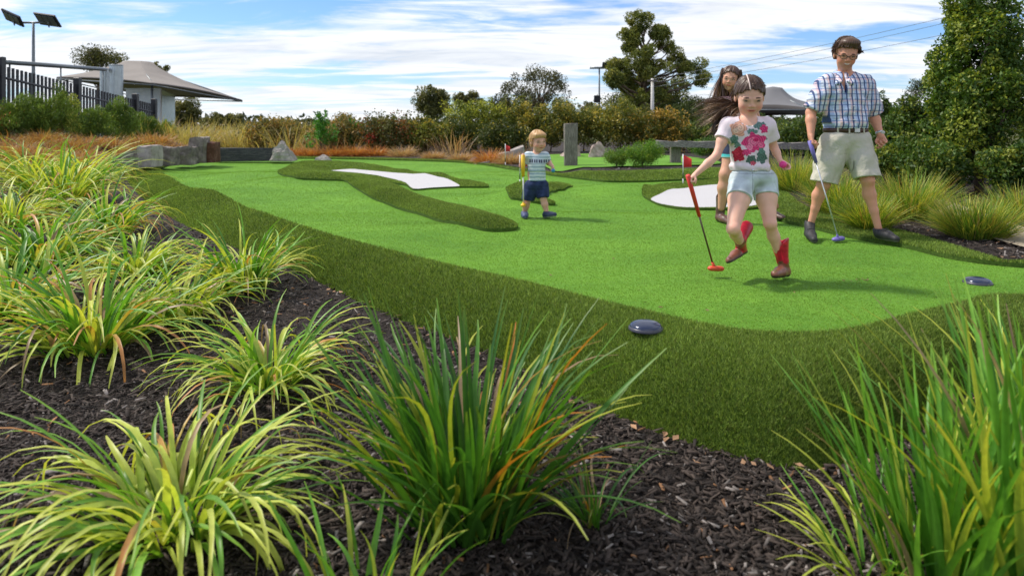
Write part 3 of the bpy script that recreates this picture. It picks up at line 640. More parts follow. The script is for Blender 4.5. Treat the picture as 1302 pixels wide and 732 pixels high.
# taller shrubs in the scrub
plant('sapling', at(408, 22.5, .0), 1.8, .62, .4, 'bright green leaning sapling above the orange tussocks', 'sapling', None, 40, 34, .13, (.05, .17, .02), (.15, .40, .06), None, 0, 330, .02, cr=.13, shell=.2, limbs=30, cone=.6, asp=.28)
plant('sapling', at(440, 23.5, .0), 1.25, .8, .4, 'low bright green bush right of the leaning sapling', 'sapling', None, 40, 45, .12, (.05, .15, .02), (.15, .36, .06), None, 0, 331, .02, cr=.17, shell=.25, limbs=8)
plant('red_shrub', at(478, 23, .0), .95, .5, .4, 'small shrub with red flowers left of the hedge', 'shrub', None, 26, 80, .06, (.06, .07, .02), (.15, .12, .03), (.5, .04, .03), .45, 332, .02, cr=.16, limbs=4)
plant('young_shrub', at(500, 30, .0), 1.75, .5, .4, 'dark pointed young shrub sticking out above the scrub', 'shrub', None, 20, 70, .09, (.02, .035, .01), (.07, .09, .03), None, 0, 333, .02, cr=.2, shell=.2, limbs=8, cone=.9)
# middle distance shrubs right of the boulders
GS = 'green shrubs in front of the timber rail'
plant('green_shrub', at(818, 14.6, .1), .62, .48, .4, 'bright feathery green shrub in front of the timber rail', 'shrub', GS, 60, 220, .035, (.05, .14, .012), (.17, .34, .03), (.30, .40, .04), .2, 340, .015, cr=.13, limbs=5, asp=.25, up=1.2)
plant('green_shrub', at(783, 14.8, .1), .45, .3, .3, 'small feathery green shrub between the boulder and the bigger one', 'shrub', GS, 34, 180, .035, (.05, .12, .012), (.15, .28, .03), (.30, .36, .04), .2, 341, .015, cr=.1, limbs=4, asp=.25, up=1.2)
plant('green_shrub', at(905, 19, .1), .6, .9, .5, 'low green shrub under the right end of the timber rail', 'shrub', GS, 60, 150, .05, (.03, .09, .012), (.10, .20, .03), (.2, .26, .04), .2, 342, .02, cr=.17, limbs=4, asp=.35)
# bottlebrush bushes before the black fence
BB = [(8, 19, 1.15, .95), (78, 19.6, 1.62, .85), (118, 20.5, 1.2, .85), (150, 21.5, 1.35, .75), (182, 23, .95, .8), (212, 24.5, .95, .6), (-50, 19, 1.4, 1.2), (42, 19.3, 1.45, .75), (240, 26, .7, .6)]
BL = ['dark green bottlebrush bush at the left edge before the black fence', 'tallest bottlebrush bush with an orange bloom, before the fence', 'bottlebrush bush before the middle post of the fence', 'bottlebrush bush below the steel tanks', 'bottlebrush bush before the end post of the fence', 'bush below the white shed', 'bottlebrush bush beyond the left edge', 'bottlebrush bush second from the left edge', 'small yellow-green bush right of the white shed']
for i, ((px, Y, h, r), lb) in enumerate(zip(BB, BL)):
    plant('bottlebrush_bush', at(px, Y), h, r, .7, lb, 'bush', 'bushes before the black fence', 70, 190, .075, (.04, .09, .014), (.22, .33, .045), (.42, .44, .08) if i else (.42, .16, .05), .08, 350+i, .02, cr=.2, limbs=10, asp=.22, up=1.3, shell=.35, cone=.45)
# distant trees
DT = 'distant gum trees behind the hedge'
def gum(px, Y, ptop, pl, pr, plow, label, seed, cc, n=60, per=160, leaf=.2, cr=None, trunk=.16, tm='bark', shell=.45, dens=1.0, limbs=10, group=DT):
    h = CH+(HOR-ptop)/F*Y; rx = (pr-pl)/2/F*Y; lowz = (CH+(HOR-plow)/F*Y)/h
    return plant('gum_tree', at((pl+pr)/2 if px is None else px, Y, .0), h, rx*1.12, rx*.9, label, 'tree', group, int(n*1.15), int(per*dens*.95), leaf*.72, *cc, seed=seed, trunk=trunk, tmat=tm, low=max(0, lowz), cr=cr or rx*.25, shell=shell, limbs=limbs, asp=.42)
CG = ((.04, .055, .018), (.16, .165, .05), (.27, .25, .08), .2)
gum(550, 48, 107, 527, 575, 158, 'dark round gum tree left of the pair over the hedge', 401, CG, 70, 170, .22)
gum(596, 52, 112, 576, 614, 152, 'dark gum tree, right one of the round pair over the hedge', 402, CG, 50, 150, .22)
gum(636, 50, 118, 616, 658, 152, 'low brownish gum tree left of the thin one', 403, ((.03,.03,.012), (.09,.08,.03), (.15,.12,.05), .1), 36, 110, .2)
gum(682, 46, 82, 632, 722, 140, 'thin see-through gum tree with bare branching limbs', 404, ((.03,.035,.015), (.12,.12,.045), (.19,.17,.07), .1), 50, 95, .21, cr=.42, trunk=.09, limbs=36, shell=.6)
gum(716, 56, 124, 698, 738, 150, 'small gum crown between the thin tree and the light pole', 405, CG, 30, 100, .22)
gum(748, 60, 129, 735, 766, 150, 'small dark tree at the foot of the light pole', 406, CG, 24, 90, .22)
gum(672, 52, 122, 655, 702, 150, 'small brown gum under the thin see-through tree', 407, ((.03,.025,.012), (.10,.075,.03), (.15,.12,.05), .1), 34, 90, .2)
# the big gum: several lobes on one trunk
def big_gum():
    rg = np.random.default_rng(77); Y = 42; base = np.array(at(826, Y, 0.)); e = empty('gum_tree', base, 'biggest gum tree with dense left half and open right half behind the hedge', 'tree', DT)
    lobes = [(812, 30, 22, 20), (800, 52, 20, 18), (815, 72, 26, 20), (788, 88, 22, 18), (828, 92, 30, 20), (800, 105, 30, 14), (848, 60, 15, 14), (860, 76, 18, 13), (884, 84, 18, 12), (868, 104, 24, 12), (840, 42, 12, 10), (893, 100, 11, 8), (850, 120, 30, 12), (812, 125, 30, 14), (780, 100, 14, 12), (870, 88, 14, 12), (836, 116, 22, 16)]
    V = []; C = []; cen = []
    for px, py, rx, rz in lobes:
        c = PW(px, py, Y+rg.normal(0, .9)); s = Y/F; open_ = px > 842; nc = 22 if not open_ else 15
        P, ids, cc = crown_pts(c, (rx*s*.82, rx*s*.8, rz*s*.8), nc, 240 if not open_ else 130, .34 if not open_ else .26, rg, .5); a, _ = leafcloud(P, .135, rg, .0, .45)
        V.append(a); C.append(leaf_cols(ids, P, rg, (.045, .075, .014), (.21, .235, .045), (.33, .32, .07), .25)); cen += [c]+list(cc[:3])
    V = np.concatenate(V); build('crown', V, np.arange(len(V)).reshape(-1, 4), M['foliage'], e, False, np.concatenate(C))
    mb = MB(); top = PW(820, 60, Y); mb.tube(wobble(base, PW(818, 118, Y), rg, 5, .02)+wobble(PW(817, 112, Y), top, rg, 4, .03)[1:], [.26-.02*i for i in range(10)], 9); mb.build('trunk', M['bark'], e, True)
    lb = MB()
    for c in cen:
        s = np.array([base[0]-.3+.1*rg.normal(), Y, max(2.2, min(6.5, c[2]-1.2))]); lb.tube(wobble(s, c, rg, 6, .06), [.07-.009*i for i in range(7)], 6)
    lb.build('limbs', M['bark'], e, True)
big_gum()
gum(822, 47, 112, 782, 900, 162, 'dark understorey tree below the biggest gum', 408, ((.02,.04,.01), (.08,.10,.025), (.15,.17,.04), .1), 90, 170, .22)
gum(885, 40, 122, 852, 925, 168, 'dark tree right of the biggest gum, behind the rounded shrub', 409, ((.02,.04,.01), (.08,.11,.025), (.15,.17,.04), .1), 70, 160, .2)
gum(128, 46, 57, 88, 156, 96, 'gum tree above the fence, left of the tent peak', 410, ((.035,.05,.015), (.14,.14,.04), (.22,.19,.06), .1), 44, 120, .2, cr=.5)
gum(203, 52, 78, 190, 212, 96, 'tip of a gum tree just behind the right slope of the tent', 411, CG, 16, 70, .22)
gum(235, 45, 121, 216, 262, 168, 'dark tree right of the white shed, under the tent edge', 412, CG, 60, 140, .2)
gum(272, 70, 143, 256, 288, 162, 'far tree, left one of the low pair on the horizon', 413, CG, 30, 100, .3)
gum(296, 72, 142, 283, 312, 162, 'far tree, right one of the low pair on the horizon', 414, CG, 30, 100, .3)
gum(1168, 20, 96, 1148, 1180, 140, 'slim feathery tree top left of the largest evergreen', 415, ((.02,.035,.01), (.07,.10,.025), (.12,.14,.04), .1), 30, 70, .07, cr=.16, trunk=.03, limbs=12)
# far wood that closes the horizon
rgw = np.random.default_rng(9); PP = []; II = []; k = 0
for i in range(520):
    x = -150+300*rgw.random(); Y = 95+25*rgw.random(); c = np.array([x, Y, .4+1.1*rgw.random()]); m = 26; v = rgw.normal(0, 1, (m, 3)); PP.append(c+v*np.array([1.5, 1.2, .55])); II += [i]*m
PP = np.concatenate(PP); PP[:, 2] = np.abs(PP[:, 2]); V, Fc = leafcloud(PP, .9, rgw, 0, .6)
o = build('far_wood', V, Fc, M['foliage'], None, False, leaf_cols(np.array(II), PP, rgw, (.02, .032, .014), (.07, .08, .035)), origin=(0, 100, 0)); mark(o, 'low dark line of far woodland on the horizon', 'woodland', kind='stuff')

# ------------------------------------------------------------------ rocks, blocks, timbers
from mathutils import noise as mnoise
import bmesh
def rock(name, c, d, mat, seed, label, cat='rock', group=None, pts=14, shape=None, tilt=0.0, rotz=0, detail=2, amp=.05):
    rg = np.random.default_rng(seed); bm = bmesh.new()
    if shape is None:
        P = rg.random((pts, 3))*2-1; P /= np.maximum(np.abs(P).max(1), .5)[:, None]; P = P*np.array([.5, .5, .5])+np.array([0, 0, .5]); P[:5, 2] = 0
    else: P = np.array(shape, float)+rg.normal(0, .015, (len(shape), 3))
    for p in P: bm.verts.new(tuple(p*np.array(d)))
    bmesh.ops.convex_hull(bm, input=bm.verts); bmesh.ops.bevel(bm, geom=list(bm.edges), offset=.03*min(d), segments=2, affect='EDGES')
    bmesh.ops.triangulate(bm, faces=bm.faces); bmesh.ops.subdivide_edges(bm, edges=bm.edges, cuts=detail, use_grid_fill=True)
    for v in bm.verts:
        nz = mnoise.noise(v.co*3.2/max(d)+Vector((seed, 0, 0)))+.5*mnoise.noise(v.co*9/max(d)); v.co += v.co.normalized()*nz*amp*min(d)
    bmesh.ops.transform(bm, matrix=Matrix.Rotation(rotz, 4, 'Z') @ Matrix.Rotation(tilt, 4, 'Y'), verts=bm.verts)
    me = bpy.data.meshes.new(name); bm.to_mesh(me); bm.free(); me.materials.append(mat)
    o = bpy.data.objects.new(name, me); COL.objects.link(o); o.location = c; ORG[o.name] = np.array(c, float); return mark(o, label, cat, group)
BX = [(-.5,-.5,0),(.5,-.5,0),(.5,.5,0),(-.5,.5,0),(-.48,-.48,1),(.5,-.46,1),(.47,.5,1),(-.5,.48,1)]
def block(px0, px1, pt, pb, Y, dep, mat, seed, label, name='stone_block', cat='stone block', group='blocks of the stone edging at the far left', shape=BX, rot=0.0, dt=3, amp=.12):
    x0, x1 = (px0-CX)/F*Y, (px1-CX)/F*Y; zt = CH-(pt-HOR)/F*Y; zb = CH-(pb-HOR)/F*Y-.08
    return rock(name, ((x0+x1)/2, Y+dep/2, zb), (x1-x0, dep, zt-zb), mat, seed, label, cat, group, shape=shape, rotz=rot, detail=dt, amp=amp)
SLANT = [(-.5,-.5,0),(.5,-.5,0),(.5,.5,0),(-.5,.5,0),(-.5,-.5,.55),(.5,-.5,1),(.5,.5,1.05),(-.4,.5,.62)]
block(143, 178, 188, 209, 15.5, .8, M['slate'], 1, 'dark rock slanting down to the left, leftmost of the edging', shape=SLANT, name='edging_rock', cat='rock')
block(140, 160, 199, 210, 14.4, .5, M['slate'], 21, 'flat dark slab at the foot of the leftmost slanting rock', shape=SLANT, name='edging_rock', cat='rock')
block(174, 192, 186, 209, 15.3, .55, M['rock'], 2, 'pale grey upright block right of the dark slanting rock')
block(190.5, 217, 187.5, 207, 16.2, .5, M['slate'], 3, 'grey-brown long block right of the pale upright block')
block(216, 243, 187, 205.5, 16.8, .5, M['slate'], 23, 'grey-brown block left of the tall pillar stone')
block(239, 258, 174.5, 203.5, 17.2, .45, M['slate'], 4, 'tallest pillar stone of the edging')
block(257, 272.5, 181, 203, 17.4, .4, M['rust_stone'], 5, 'rusty red upright stone right of the tallest pillar')
block(271, 347, 188.5, 201.5, 18.6, .35, M['beam_dark'], 6, 'long dark sleeper lying between the rusty stone and the triangular rock', name='timber_sleeper', cat='timber', amp=.015)
TRI = [(-.5,-.5,0),(.5,-.5,0),(.45,.5,0),(-.5,.5,0),(-.48,-.4,.5),(-.02,-.2,1),(.08,-.1,.97),(.3,-.4,.55),(-.3,.3,.6),(.25,.3,.5)]
block(343, 371, 178.5, 201.5, 18.3, .6, M['rock'], 7, 'big triangular pale rock at the right end of the long sleeper', name='boulder', cat='boulder', shape=TRI, group=None)
block(400, 419, 196.5, 202, 18.8, .4, M['rock'], 8, 'small white stone before the orange tussocks', name='stone', cat='stone', shape=TRI, group=None)
block(586+20-10, 612, 199, 204.5, 18.5, .35, M['rock'], 9, 'small pale stone between the two small pinkish tussocks', name='stone', cat='stone', shape=TRI, group=None)
block(603, 622, 205, 209, 17.8, .5, M['rock'], 24, 'flat pale stone left of the orange-brown tussock', name='stone', cat='stone', shape=SLANT, group=None)
block(633, 666, 186, 207, 18.5, .5, M['rock'], 10, 'grey boulder behind the half hidden flag', name='boulder', cat='boulder', shape=SLANT, group=None)
block(706, 738, 186, 207, 20.5, .6, M['rock_pink'], 11, 'leaning pinkish boulder behind the tall timber post', name='boulder', cat='boulder', group=None, shape=[(-.5,-.5,0),(.5,-.5,0),(.5,.5,0),(-.5,.5,0),(-.4,-.4,.2),(.2,-.3,.95),(.5,-.4,1),(.5,.4,1),(-.1,.4,.7)])
block(749, 777, 180, 206, 20.0, .7, M['rock_pink'], 12, 'big pale teardrop boulder right of the tall timber post', name='boulder', cat='boulder', group=None, shape=[(-.48,-.5,0),(.42,-.5,0),(.42,.5,0),(-.5,.5,0),(-.5,-.45,.4),(-.1,-.2,1),(.05,-.2,.97),(.5,-.3,.45),(-.3,.3,.7),(.3,.3,.6),(-.35,-.4,.75)])
block(712, 736, 213.5, 221.5, 15.6, .4, M['rock_pink'], 13, 'flat pale footing stone under the tall timber post', name='footing_stone', cat='stone', group=None, shape=BX)
block(697, 718, 223.5, 227.5, 13.6, .4, M['beam'], 14, 'flat grey timber slab beside the boy\'s blue ball', name='timber_slab', cat='timber', group=None, amp=.02)
for i, (a, b, lb) in enumerate([(781, 793, 'small pale stone left of the bright feathery shrub\'s foot'), (795, 806, 'small orange-pink stone at the bright feathery shrub\'s foot'), (850, 858, 'small pink stone under the timber rail'), (888, 897, 'small pale stone right of the rail leg')]):
    block(a, b, 213.5, 217.5, 14.0, .15, M['rock_pink'] if i % 2 else M['rock'], 40+i, lb, name='stone', cat='stone', group='small stones at the edge of the mound', shape=TRI)
# tall post
block(718, 734.5, 158, 218, 15.75, .27, M['post'], 15, 'tall weathered square timber post standing on a flat stone', name='timber_post', cat='post', group=None, dt=3, amp=.02)
# rail on legs
def rail():
    Y = 16.6; e = empty('timber_rail', ((885-CX)/F*Y, Y, .05), 'weathered timber rail resting on a thick post behind the girl', 'rail')
    a, b = PW(835, 183, Y), PW(1030, 186, Y-1.0); mb = MB(); n = 24; 
    rg = np.random.default_rng(3)
    for i in range(1):
        P = []; 
        for k in range(n+1):
            c = a+(b-a)*k/n; h = .075+.008*rg.normal(); w = .13; P += [c+np.array([0, -w, -h]), c+np.array([0, w, -h]), c+np.array([0, w*.95, h]), c+np.array([0, -w*.95, h+.01*rg.normal()])]
        mb.add(P, [(k*4+j, k*4+4+j, k*4+4+(j+1) % 4, k*4+(j+1) % 4) for k in range(n) for j in range(4)]+[(3, 2, 1, 0), (n*4, n*4+1, n*4+2, n*4+3)])
    mb.build('beam', M['beam'], e, False)
    for px in (859, 975):
        c = PW(px, 200, Y-.3*(px > 900)); m2 = MB(); m2.box((c[0], c[1]+.02, .27), (.21, .2, .56), rot=.15, bev=.02); m2.build('leg', M['post'], e, False)
rail()

# ------------------------------------------------------------------ flags, lights on the turf
def flag(px, pb, pt, lb, ftop, fbot, right=1, colors=True):
    p = Gd(px, pb); z0 = float(B(*p)); Y = p[1]; H = (pb-pt)/F*Y; e = empty('golf_flag', (p[0], p[1], z0), lb, 'golf flag', 'red flags on the holes')
    r = .009; segs = [('pole_segment', 0, .22, 'w'), ('pole_segment', .22, .42, 'k'), ('pole_segment', .42, 1.0, 'w')]
    for nm, a, b, c in segs:
        m = MB(); m.tube([(p[0], p[1], z0+H*a), (p[0], p[1], z0+H*b)], r, 10); m.build(nm, MW if c == 'w' else MK, e, True)
    f = MB(); n = 8; fh = (fbot-ftop)/F*Y; fw = fh*.62; zt = z0+(pb-ftop)/F*Y; P = []
    for i in range(n+1):
        t = i/n; y = .02*math.sin(t*4.5)*t; P += [(p[0]+right*(fw*t+r), p[1]+y, zt-fh*.32*t), (p[0]+right*(fw*t+r), p[1]+y+.006*t, zt-fh*(1-.05*t))]
    f.add(P, [(2*i, 2*i+1, 2*i+3, 2*i+2) for i in range(n)]); o = f.build('flag_cloth', MR, e, True)
    sm = o.modifiers.new('s', 'SOLIDIFY'); sm.thickness = .004
MW = plain('white_paint', (.78, .78, .78), .4, var=.05, bump=0); MK = plain('dark_green_paint', (.02, .05, .03), .4, var=.1, bump=0); MR = plain('red_flag_cloth', (.62, .03, .03), .7, var=.15, bump=0)
flag(868.5, 236, 196, 'red flag on a black and white pole just left of the girl\'s hand', 197, 213)
flag(661, 237, 197, 'flag pole behind the boy\'s raised hand, its flag hidden', 198, 212)
flag(642.5, 213, 183, 'small distant red flag left of the boy, before the grey boulder', 184, 193)
def dome(px, py, r, lb):
    p = Gd(px, py); z = float(B(*p)); V = []; 
    di = dpoly(p[None], inner)[0]; ins = pip(p[None], inner)[0]
    z0 = z if ins else float(fringe_z(p[None])[0])+.012
    e = empty('turf_light', (p[0], p[1], z0), lb, 'ground light', 'dark domed lights on the turf')
    m = MB(); pr = [(1.0, 0), (1.0, .10), (.93, .17)]; n = 28
    P = [(p[0]+r*a*math.cos(2*math.pi*k/n), p[1]+r*a*math.sin(2*math.pi*k/n), z0+r*h) for a, h in pr for k in range(n)]
    m.add(P, [(j*n+k, j*n+(k+1) % n, (j+1)*n+(k+1) % n, (j+1)*n+k) for j in range(2) for k in range(n)]); m.build('rim', MGD, e, True)
    m = MB(); pr = [(.93*math.cos(t), .17+.33*math.sin(t)) for t in np.linspace(0, math.pi/2*.98, 9)]
    P = [(p[0]+r*a*math.cos(2*math.pi*k/n), p[1]+r*a*math.sin(2*math.pi*k/n), z0+r*h) for a, h in pr for k in range(n)]
    m.add(P, [(j*n+k, j*n+(k+1) % n, (j+1)*n+(k+1) % n, (j+1)*n+k) for j in range(8) for k in range(n)]+[tuple(8*n+k for k in range(n))]); m.build('lens', MGL, e, True)
MGD = plain('dome_rim', (.05, .05, .07), .35, var=.1, bump=0); MGL = plain('dome_lens', (.025, .035, .075), .16, .3, var=.1, bump=0, spec=.8)
dome(821, 424, .083, 'dark glossy dome light in the long turf below the boy, nearest the camera')
dome(1243, 360, .083, 'dark glossy dome light on the short turf at the right, behind grass blades')
# little leaf litter on the green
rgl = np.random.default_rng(4)
lit = [(1066+rgl.random()*38, 355+rgl.random()*5) for _ in range(12)]+[(895+rgl.normal(0, 3), 396), (820, 386), (840, 392), (1010, 373), (700, 351), (780, 330), (1190, 380)]
mb = MB()
for px, py in lit:
    p = Gd(px, py); z = float(B(*p))+.006; a = rgl.random()*6; l = .007+.012*rgl.random(); w = .004
    mb.add([(p[0]+l*math.cos(a), p[1]+l*math.sin(a), z+.004), (p[0]-w*math.sin(a), p[1]+w*math.cos(a), z), (p[0]-l*math.cos(a), p[1]-l*math.sin(a), z+.002), (p[0]+w*math.sin(a), p[1]-w*math.cos(a), z+.006)], [(0, 1, 2, 3)])
o = mb.build('leaf_litter', plain('dry_litter', (.16, .11, .04), .8), origin=(0, 0, 0)); mark(o, 'scraps of dry leaf lying on the putting green right of the girl', 'leaf litter', kind='stuff')

mb = MB(); no = len(outer)
for i in range(110):
    k = rgl.integers(0, no); q = outer3[k]+(outer3[(k+1) % no]-outer3[k])*rgl.random()
    if q[1] > 7 or q[1] < 2.2: continue
    x, y = q[0]+rgl.normal(0, .07), q[1]-abs(rgl.normal(0, .10)); z = float(Mz(x, y)[0])+.02; a = rgl.random()*6; l = .012+.018*rgl.random(); w = l*.45; t = rgl.random()*.012
    mb.add([(x+l*math.cos(a), y+l*math.sin(a), z+t), (x-w*math.sin(a), y+w*math.cos(a), z+.004), (x-l*math.cos(a), y-l*math.sin(a), z+t), (x+w*math.sin(a), y-w*math.cos(a), z+.010)], [(0, 1, 2, 3)])
o = mb.build('leaf_litter', plain('tan_litter', (.30, .17, .09), .8, var=.4, scale=3), origin=(0, 0, 0)); mark(o, 'tan dead leaves lying where the bark mulch meets the dark turf bank', 'leaf litter', kind='stuff')
# ------------------------------------------------------------------ fence, tents, shed, tanks, poles, wires
def fence():
    a = np.array([(2-CX)/F*20.5, 20.5, .0]); b = np.array([(196-CX)/F*30.5, 30.5, .0]); e = empty('black_fence', tuple(a), 'black metal picket fence running back from the left edge', 'fence')
    top = lambda s: 2.96-.86*s/L; L = float(np.linalg.norm(b-a)); d = (b-a)/L; ang = math.atan2(d[1], d[0])
    ext = 2.0; s0 = -ext
    for s in np.arange(s0+.06, L, .205):
        p = a+d*s; m = MB(); m.box((p[0], p[1], top(s)-1.2), (.075, .05, 2.1), rot=ang); m.build('picket', M['black_metal'], e)
    for s in (-.05, 4.0, 8.3, L):
        p = a+d*s; m = MB(); m.box((p[0], p[1], top(s)-1.1), (.2, .2, 2.4), rot=ang, bev=.015); m.build('post', M['black_metal'], e)
    for z in (-1.9, -.5):
        m = MB(); p, q = a+d*s0, a+d*L; m.tube([(p[0], p[1]-.03, top(s0)+z), (q[0], q[1]-.03, top(L)+z)], .045, 6); m.build('rail', M['black_metal'], e)
fence()
def handrail():
    a = PW(4, 79, 24); b = PW(134, 88.5, 31); e = empty('handrail', (a[0], a[1], 0), 'dark level handrail behind the black picket fence', 'handrail'); m = MB(); m.tube([a, b], .085, 8); m.build('rail', M['grey_metal'], e, True)
    for t in (.05, .5, .97):
        p = a+(b-a)*t; m = MB(); m.tube([p, (p[0], p[1], 0)], .03, 8); m.build('post', M['grey_metal'], e, True)
handrail()
def tent(name, apex, rim, label, mat, n=22, sag=.12, post=(0, 1, 2, 3), valance=.10, apr=.35):
    e = empty(name, (apex[0], apex[1], 0), label, 'tent'); V = []; per = []
    k = len(rim)
    for i in range(k):
        a, b = rim[i], rim[(i+1) % k]
        for j in range(n):
            t = j/n; p = a+(b-a)*t; p = p+np.array([0, 0, .12*math.sin(math.pi*t)]); c = sum(rim)/k; p = p+(c-p)*.05*math.sin(math.pi*t); per.append(p)
    m = len(per); rings = 14
    for r in range(rings+1):
        t = r/rings
        for p in per:
            q = apex+(p-apex)*t; top = apex+(p-apex)/max(1e-6, np.linalg.norm((p-apex)[:2]))*apr*np.array([1, 1, 0]); q = top*np.array([1, 1, 1])+(p-top)*t; q = q-np.array([0, 0, sag*(apex[2]-p[2])*math.sin(math.pi*t**.8)*1.0]); V.append(q)
    V.append(apex+np.array([0, 0, .06])); Fc = [(r*m+i, (r+1)*m+i, (r+1)*m+(i+1) % m, r*m+(i+1) % m) for r in range(rings) for i in range(m)]+[(len(V)-1, i, (i+1) % m) for i in range(m)]
    o = build('canopy', V, Fc, mat, e, True); sm = o.modifiers.new('s', 'SOLIDIFY'); sm.thickness = .012
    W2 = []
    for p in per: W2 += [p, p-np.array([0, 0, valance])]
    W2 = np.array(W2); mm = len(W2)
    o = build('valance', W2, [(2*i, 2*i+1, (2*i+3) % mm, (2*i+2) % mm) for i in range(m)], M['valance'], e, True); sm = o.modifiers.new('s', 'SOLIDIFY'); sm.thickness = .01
    for i in post:
        p = rim[i]; q = p+(apex-p)*.12; t = MB(); t.tube([(q[0], q[1], 0), (q[0], q[1], p[2]+.08)], .055, 10); t.build('pole', M['grey_metal'], e, True)
    for i in range(k):
        t = MB(); t.tube([rim[i]-np.array([0, 0, .05]), apex-np.array([0, 0, .18])], .03, 8); t.build('rafter', M['grey_metal'], e, True)
        t = MB(); t.tube([rim[i]-np.array([0, 0, .09]), rim[(i+1) % k]-np.array([0, 0, .09])], .03, 8); t.build('rim_bar', M['grey_metal'], e, True)
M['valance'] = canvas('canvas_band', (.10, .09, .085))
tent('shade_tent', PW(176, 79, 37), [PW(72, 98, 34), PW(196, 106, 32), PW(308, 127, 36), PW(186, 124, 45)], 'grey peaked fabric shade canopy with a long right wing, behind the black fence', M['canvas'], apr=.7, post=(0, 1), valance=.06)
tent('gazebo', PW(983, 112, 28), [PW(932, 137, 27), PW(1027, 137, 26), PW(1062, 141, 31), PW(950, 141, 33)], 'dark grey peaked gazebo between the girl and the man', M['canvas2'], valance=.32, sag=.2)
def shed():
    Y = 36; d = 2.6; x0, x1, x2 = (160-CX)/F*Y, (205-CX)/F*Y, (222-CX)/F*(Y+d); e = empty('shed', (x0, Y, 0), 'white sheet-metal shed with a blue-grey side wall, behind the fence', 'shed')
    h0, h1 = CH+47/F*Y, CH+44/F*Y
    m = MB(); m.box(((x0+x1)/2, Y+.02, h0/2), (x1-x0, .05, h0)); m.build('front_wall', M['shed_white'], e)
    m = MB(); c = Vector(((x1+x2)/2, Y+d/2, h1/2-.1)); an = math.atan2(d, x2-x1); m.box(c, (math.hypot(d, x2-x1), .05, h1-.2), rot=an); m.build('side_wall', M['shed_side'], e)
    m = MB(); m.add([(x0-.05, Y-.08, h0+.02), (x1+.04, Y-.08, h0+.02), (x2+.05, Y+d+.05, h0-.22), (x0+.3, Y+d+.05, h0-.22), (x0-.05, Y-.08, h0-.03), (x1+.04, Y-.08, h0-.03), (x2+.05, Y+d+.05, h0-.27), (x0+.3, Y+d+.05, h0-.27)], [(0,1,2,3),(7,6,5,4),(0,4,5,1),(1,5,6,2),(2,6,7,3),(3,7,4,0)]); m.build('roof', M['steel'], e)
    m = MB(); m.box((x1, Y-.02, h0/2), (.07, .07, h0-.01)); m.build('corner_trim', MW, e)
shed()
def tank(px0, px1, pt, Y, lb):
    r = (px1-px0)/2/F*Y; x = ((px0+px1)/2-CX)/F*Y; H = CH+(HOR-pt)/F*Y; e = empty('steel_tank', (x, Y, 0), lb, 'tank', 'steel cylinders behind the fence')
    n = 48; m = MB(); P = []
    for z in (0, H):
        for k in range(n): rr = r*(1+.035*(k % 3 == 0)); P.append((x+rr*math.cos(2*math.pi*k/n), Y+rr*math.sin(2*math.pi*k/n), z))
    m.add(P, [(k, (k+1) % n, n+(k+1) % n, n+k) for k in range(n)]); m.build('shell', M['steel'], e)
    m = MB(); m.tube([(x, Y, H), (x, Y, H+.05)], r*1.05, 32); m.build('rim', M['steel'], e, True)
tank(128, 141, 89, 31.6, 'shorter steel cylinder behind the fence, the left one')
tank(140, 155.5, 84, 31, 'taller steel cylinder behind the fence, the right one')
def lightpole(px, pt, Y, lb, heads, arm, boxpx=None):
    x = (px-CX)/F*Y; H = CH+(HOR-pt)/F*Y; e = empty('light_pole', (x, Y, 0), lb, 'light pole', 'sports light poles'); s = Y/F
    m = MB(); m.tube([(x, Y, 0), (x, Y, H*.6), (x, Y, H)], [.09*Y/30, .07*Y/30, .05*Y/30] if Y < 40 else [.06, .055, .05], 12); m.build('pole', M['grey_metal'], e, True)
    m = MB(); m.tube([(x+arm[0]*s, Y, H), (x+arm[1]*s, Y, H)], .05*Y/30, 8); m.build('cross_arm', M['grey_metal'], e, True)
    for dx, dz, w, rt in heads:
        c = Vector((x+dx*s, Y-.1, H+dz*s)); T = Matrix.Rotation(rt, 3, 'Y') @ Matrix.Rotation(R(-38), 3, 'X')
        m = MB(); m.box(c, (w*s, w*s*.75, .10), tilt=T, bev=.02); o = m.build('floodlight', M['black_metal'], e)
        m = MB(); m.tube([c, c+Vector((0, .1, -.32))], .03, 6); m.build('bracket', M['grey_metal'], e, True)
        for q in range(3): 
            m = MB(); m.box(c+T @ Vector(((q-1)*w*s*.28, 0, -.065)), (w*s*.25, w*s*.6, .03), tilt=T); m.build('lamp_panel', MLP, e)
    if boxpx: m = MB(); m.box((x-boxpx[0]*s, Y-.1, CH+(HOR-boxpx[1])*s), (.4, .25, .45), bev=.02); m.build('control_box', M['black_metal'], e)
MLP = plain('lamp_glass', (.10, .11, .12), .2, 0, bump=0)
lightpole(42.5, 29, 30, 'tall light pole with two angled floodlights above the black fence at the left', [(-24, 5.5, 25, R(24)), (20, 3, 27, R(8))], (-20, 20))
lightpole(762, 86.5, 44, 'distant light pole with one floodlight left of the biggest gum', [(9, 4, 11, 0)], (-12, 13), (3, 126))
def utility():
    Y = 34; x = (829.5-CX)/F*Y; H = CH+(HOR-100)/F*Y; e = empty('utility_pole', (x, Y, 0), 'pale utility pole in front of the biggest gum', 'utility pole'); m = MB()
    m.tube([(x, Y, 0), (x, Y, H)], [.11, .07], 12); m.build('pole', MPB, e, True); m = MB(); m.box((x, Y-.1, H-.12), (.5, .08, .09)); m.build('cross_arm', M['post'], e)
MPB = plain('pale_pole', (.55, .53, .50), .7, bump=0)
utility()
WR = [(101, 15), (105.5, 22), (111, 36)]
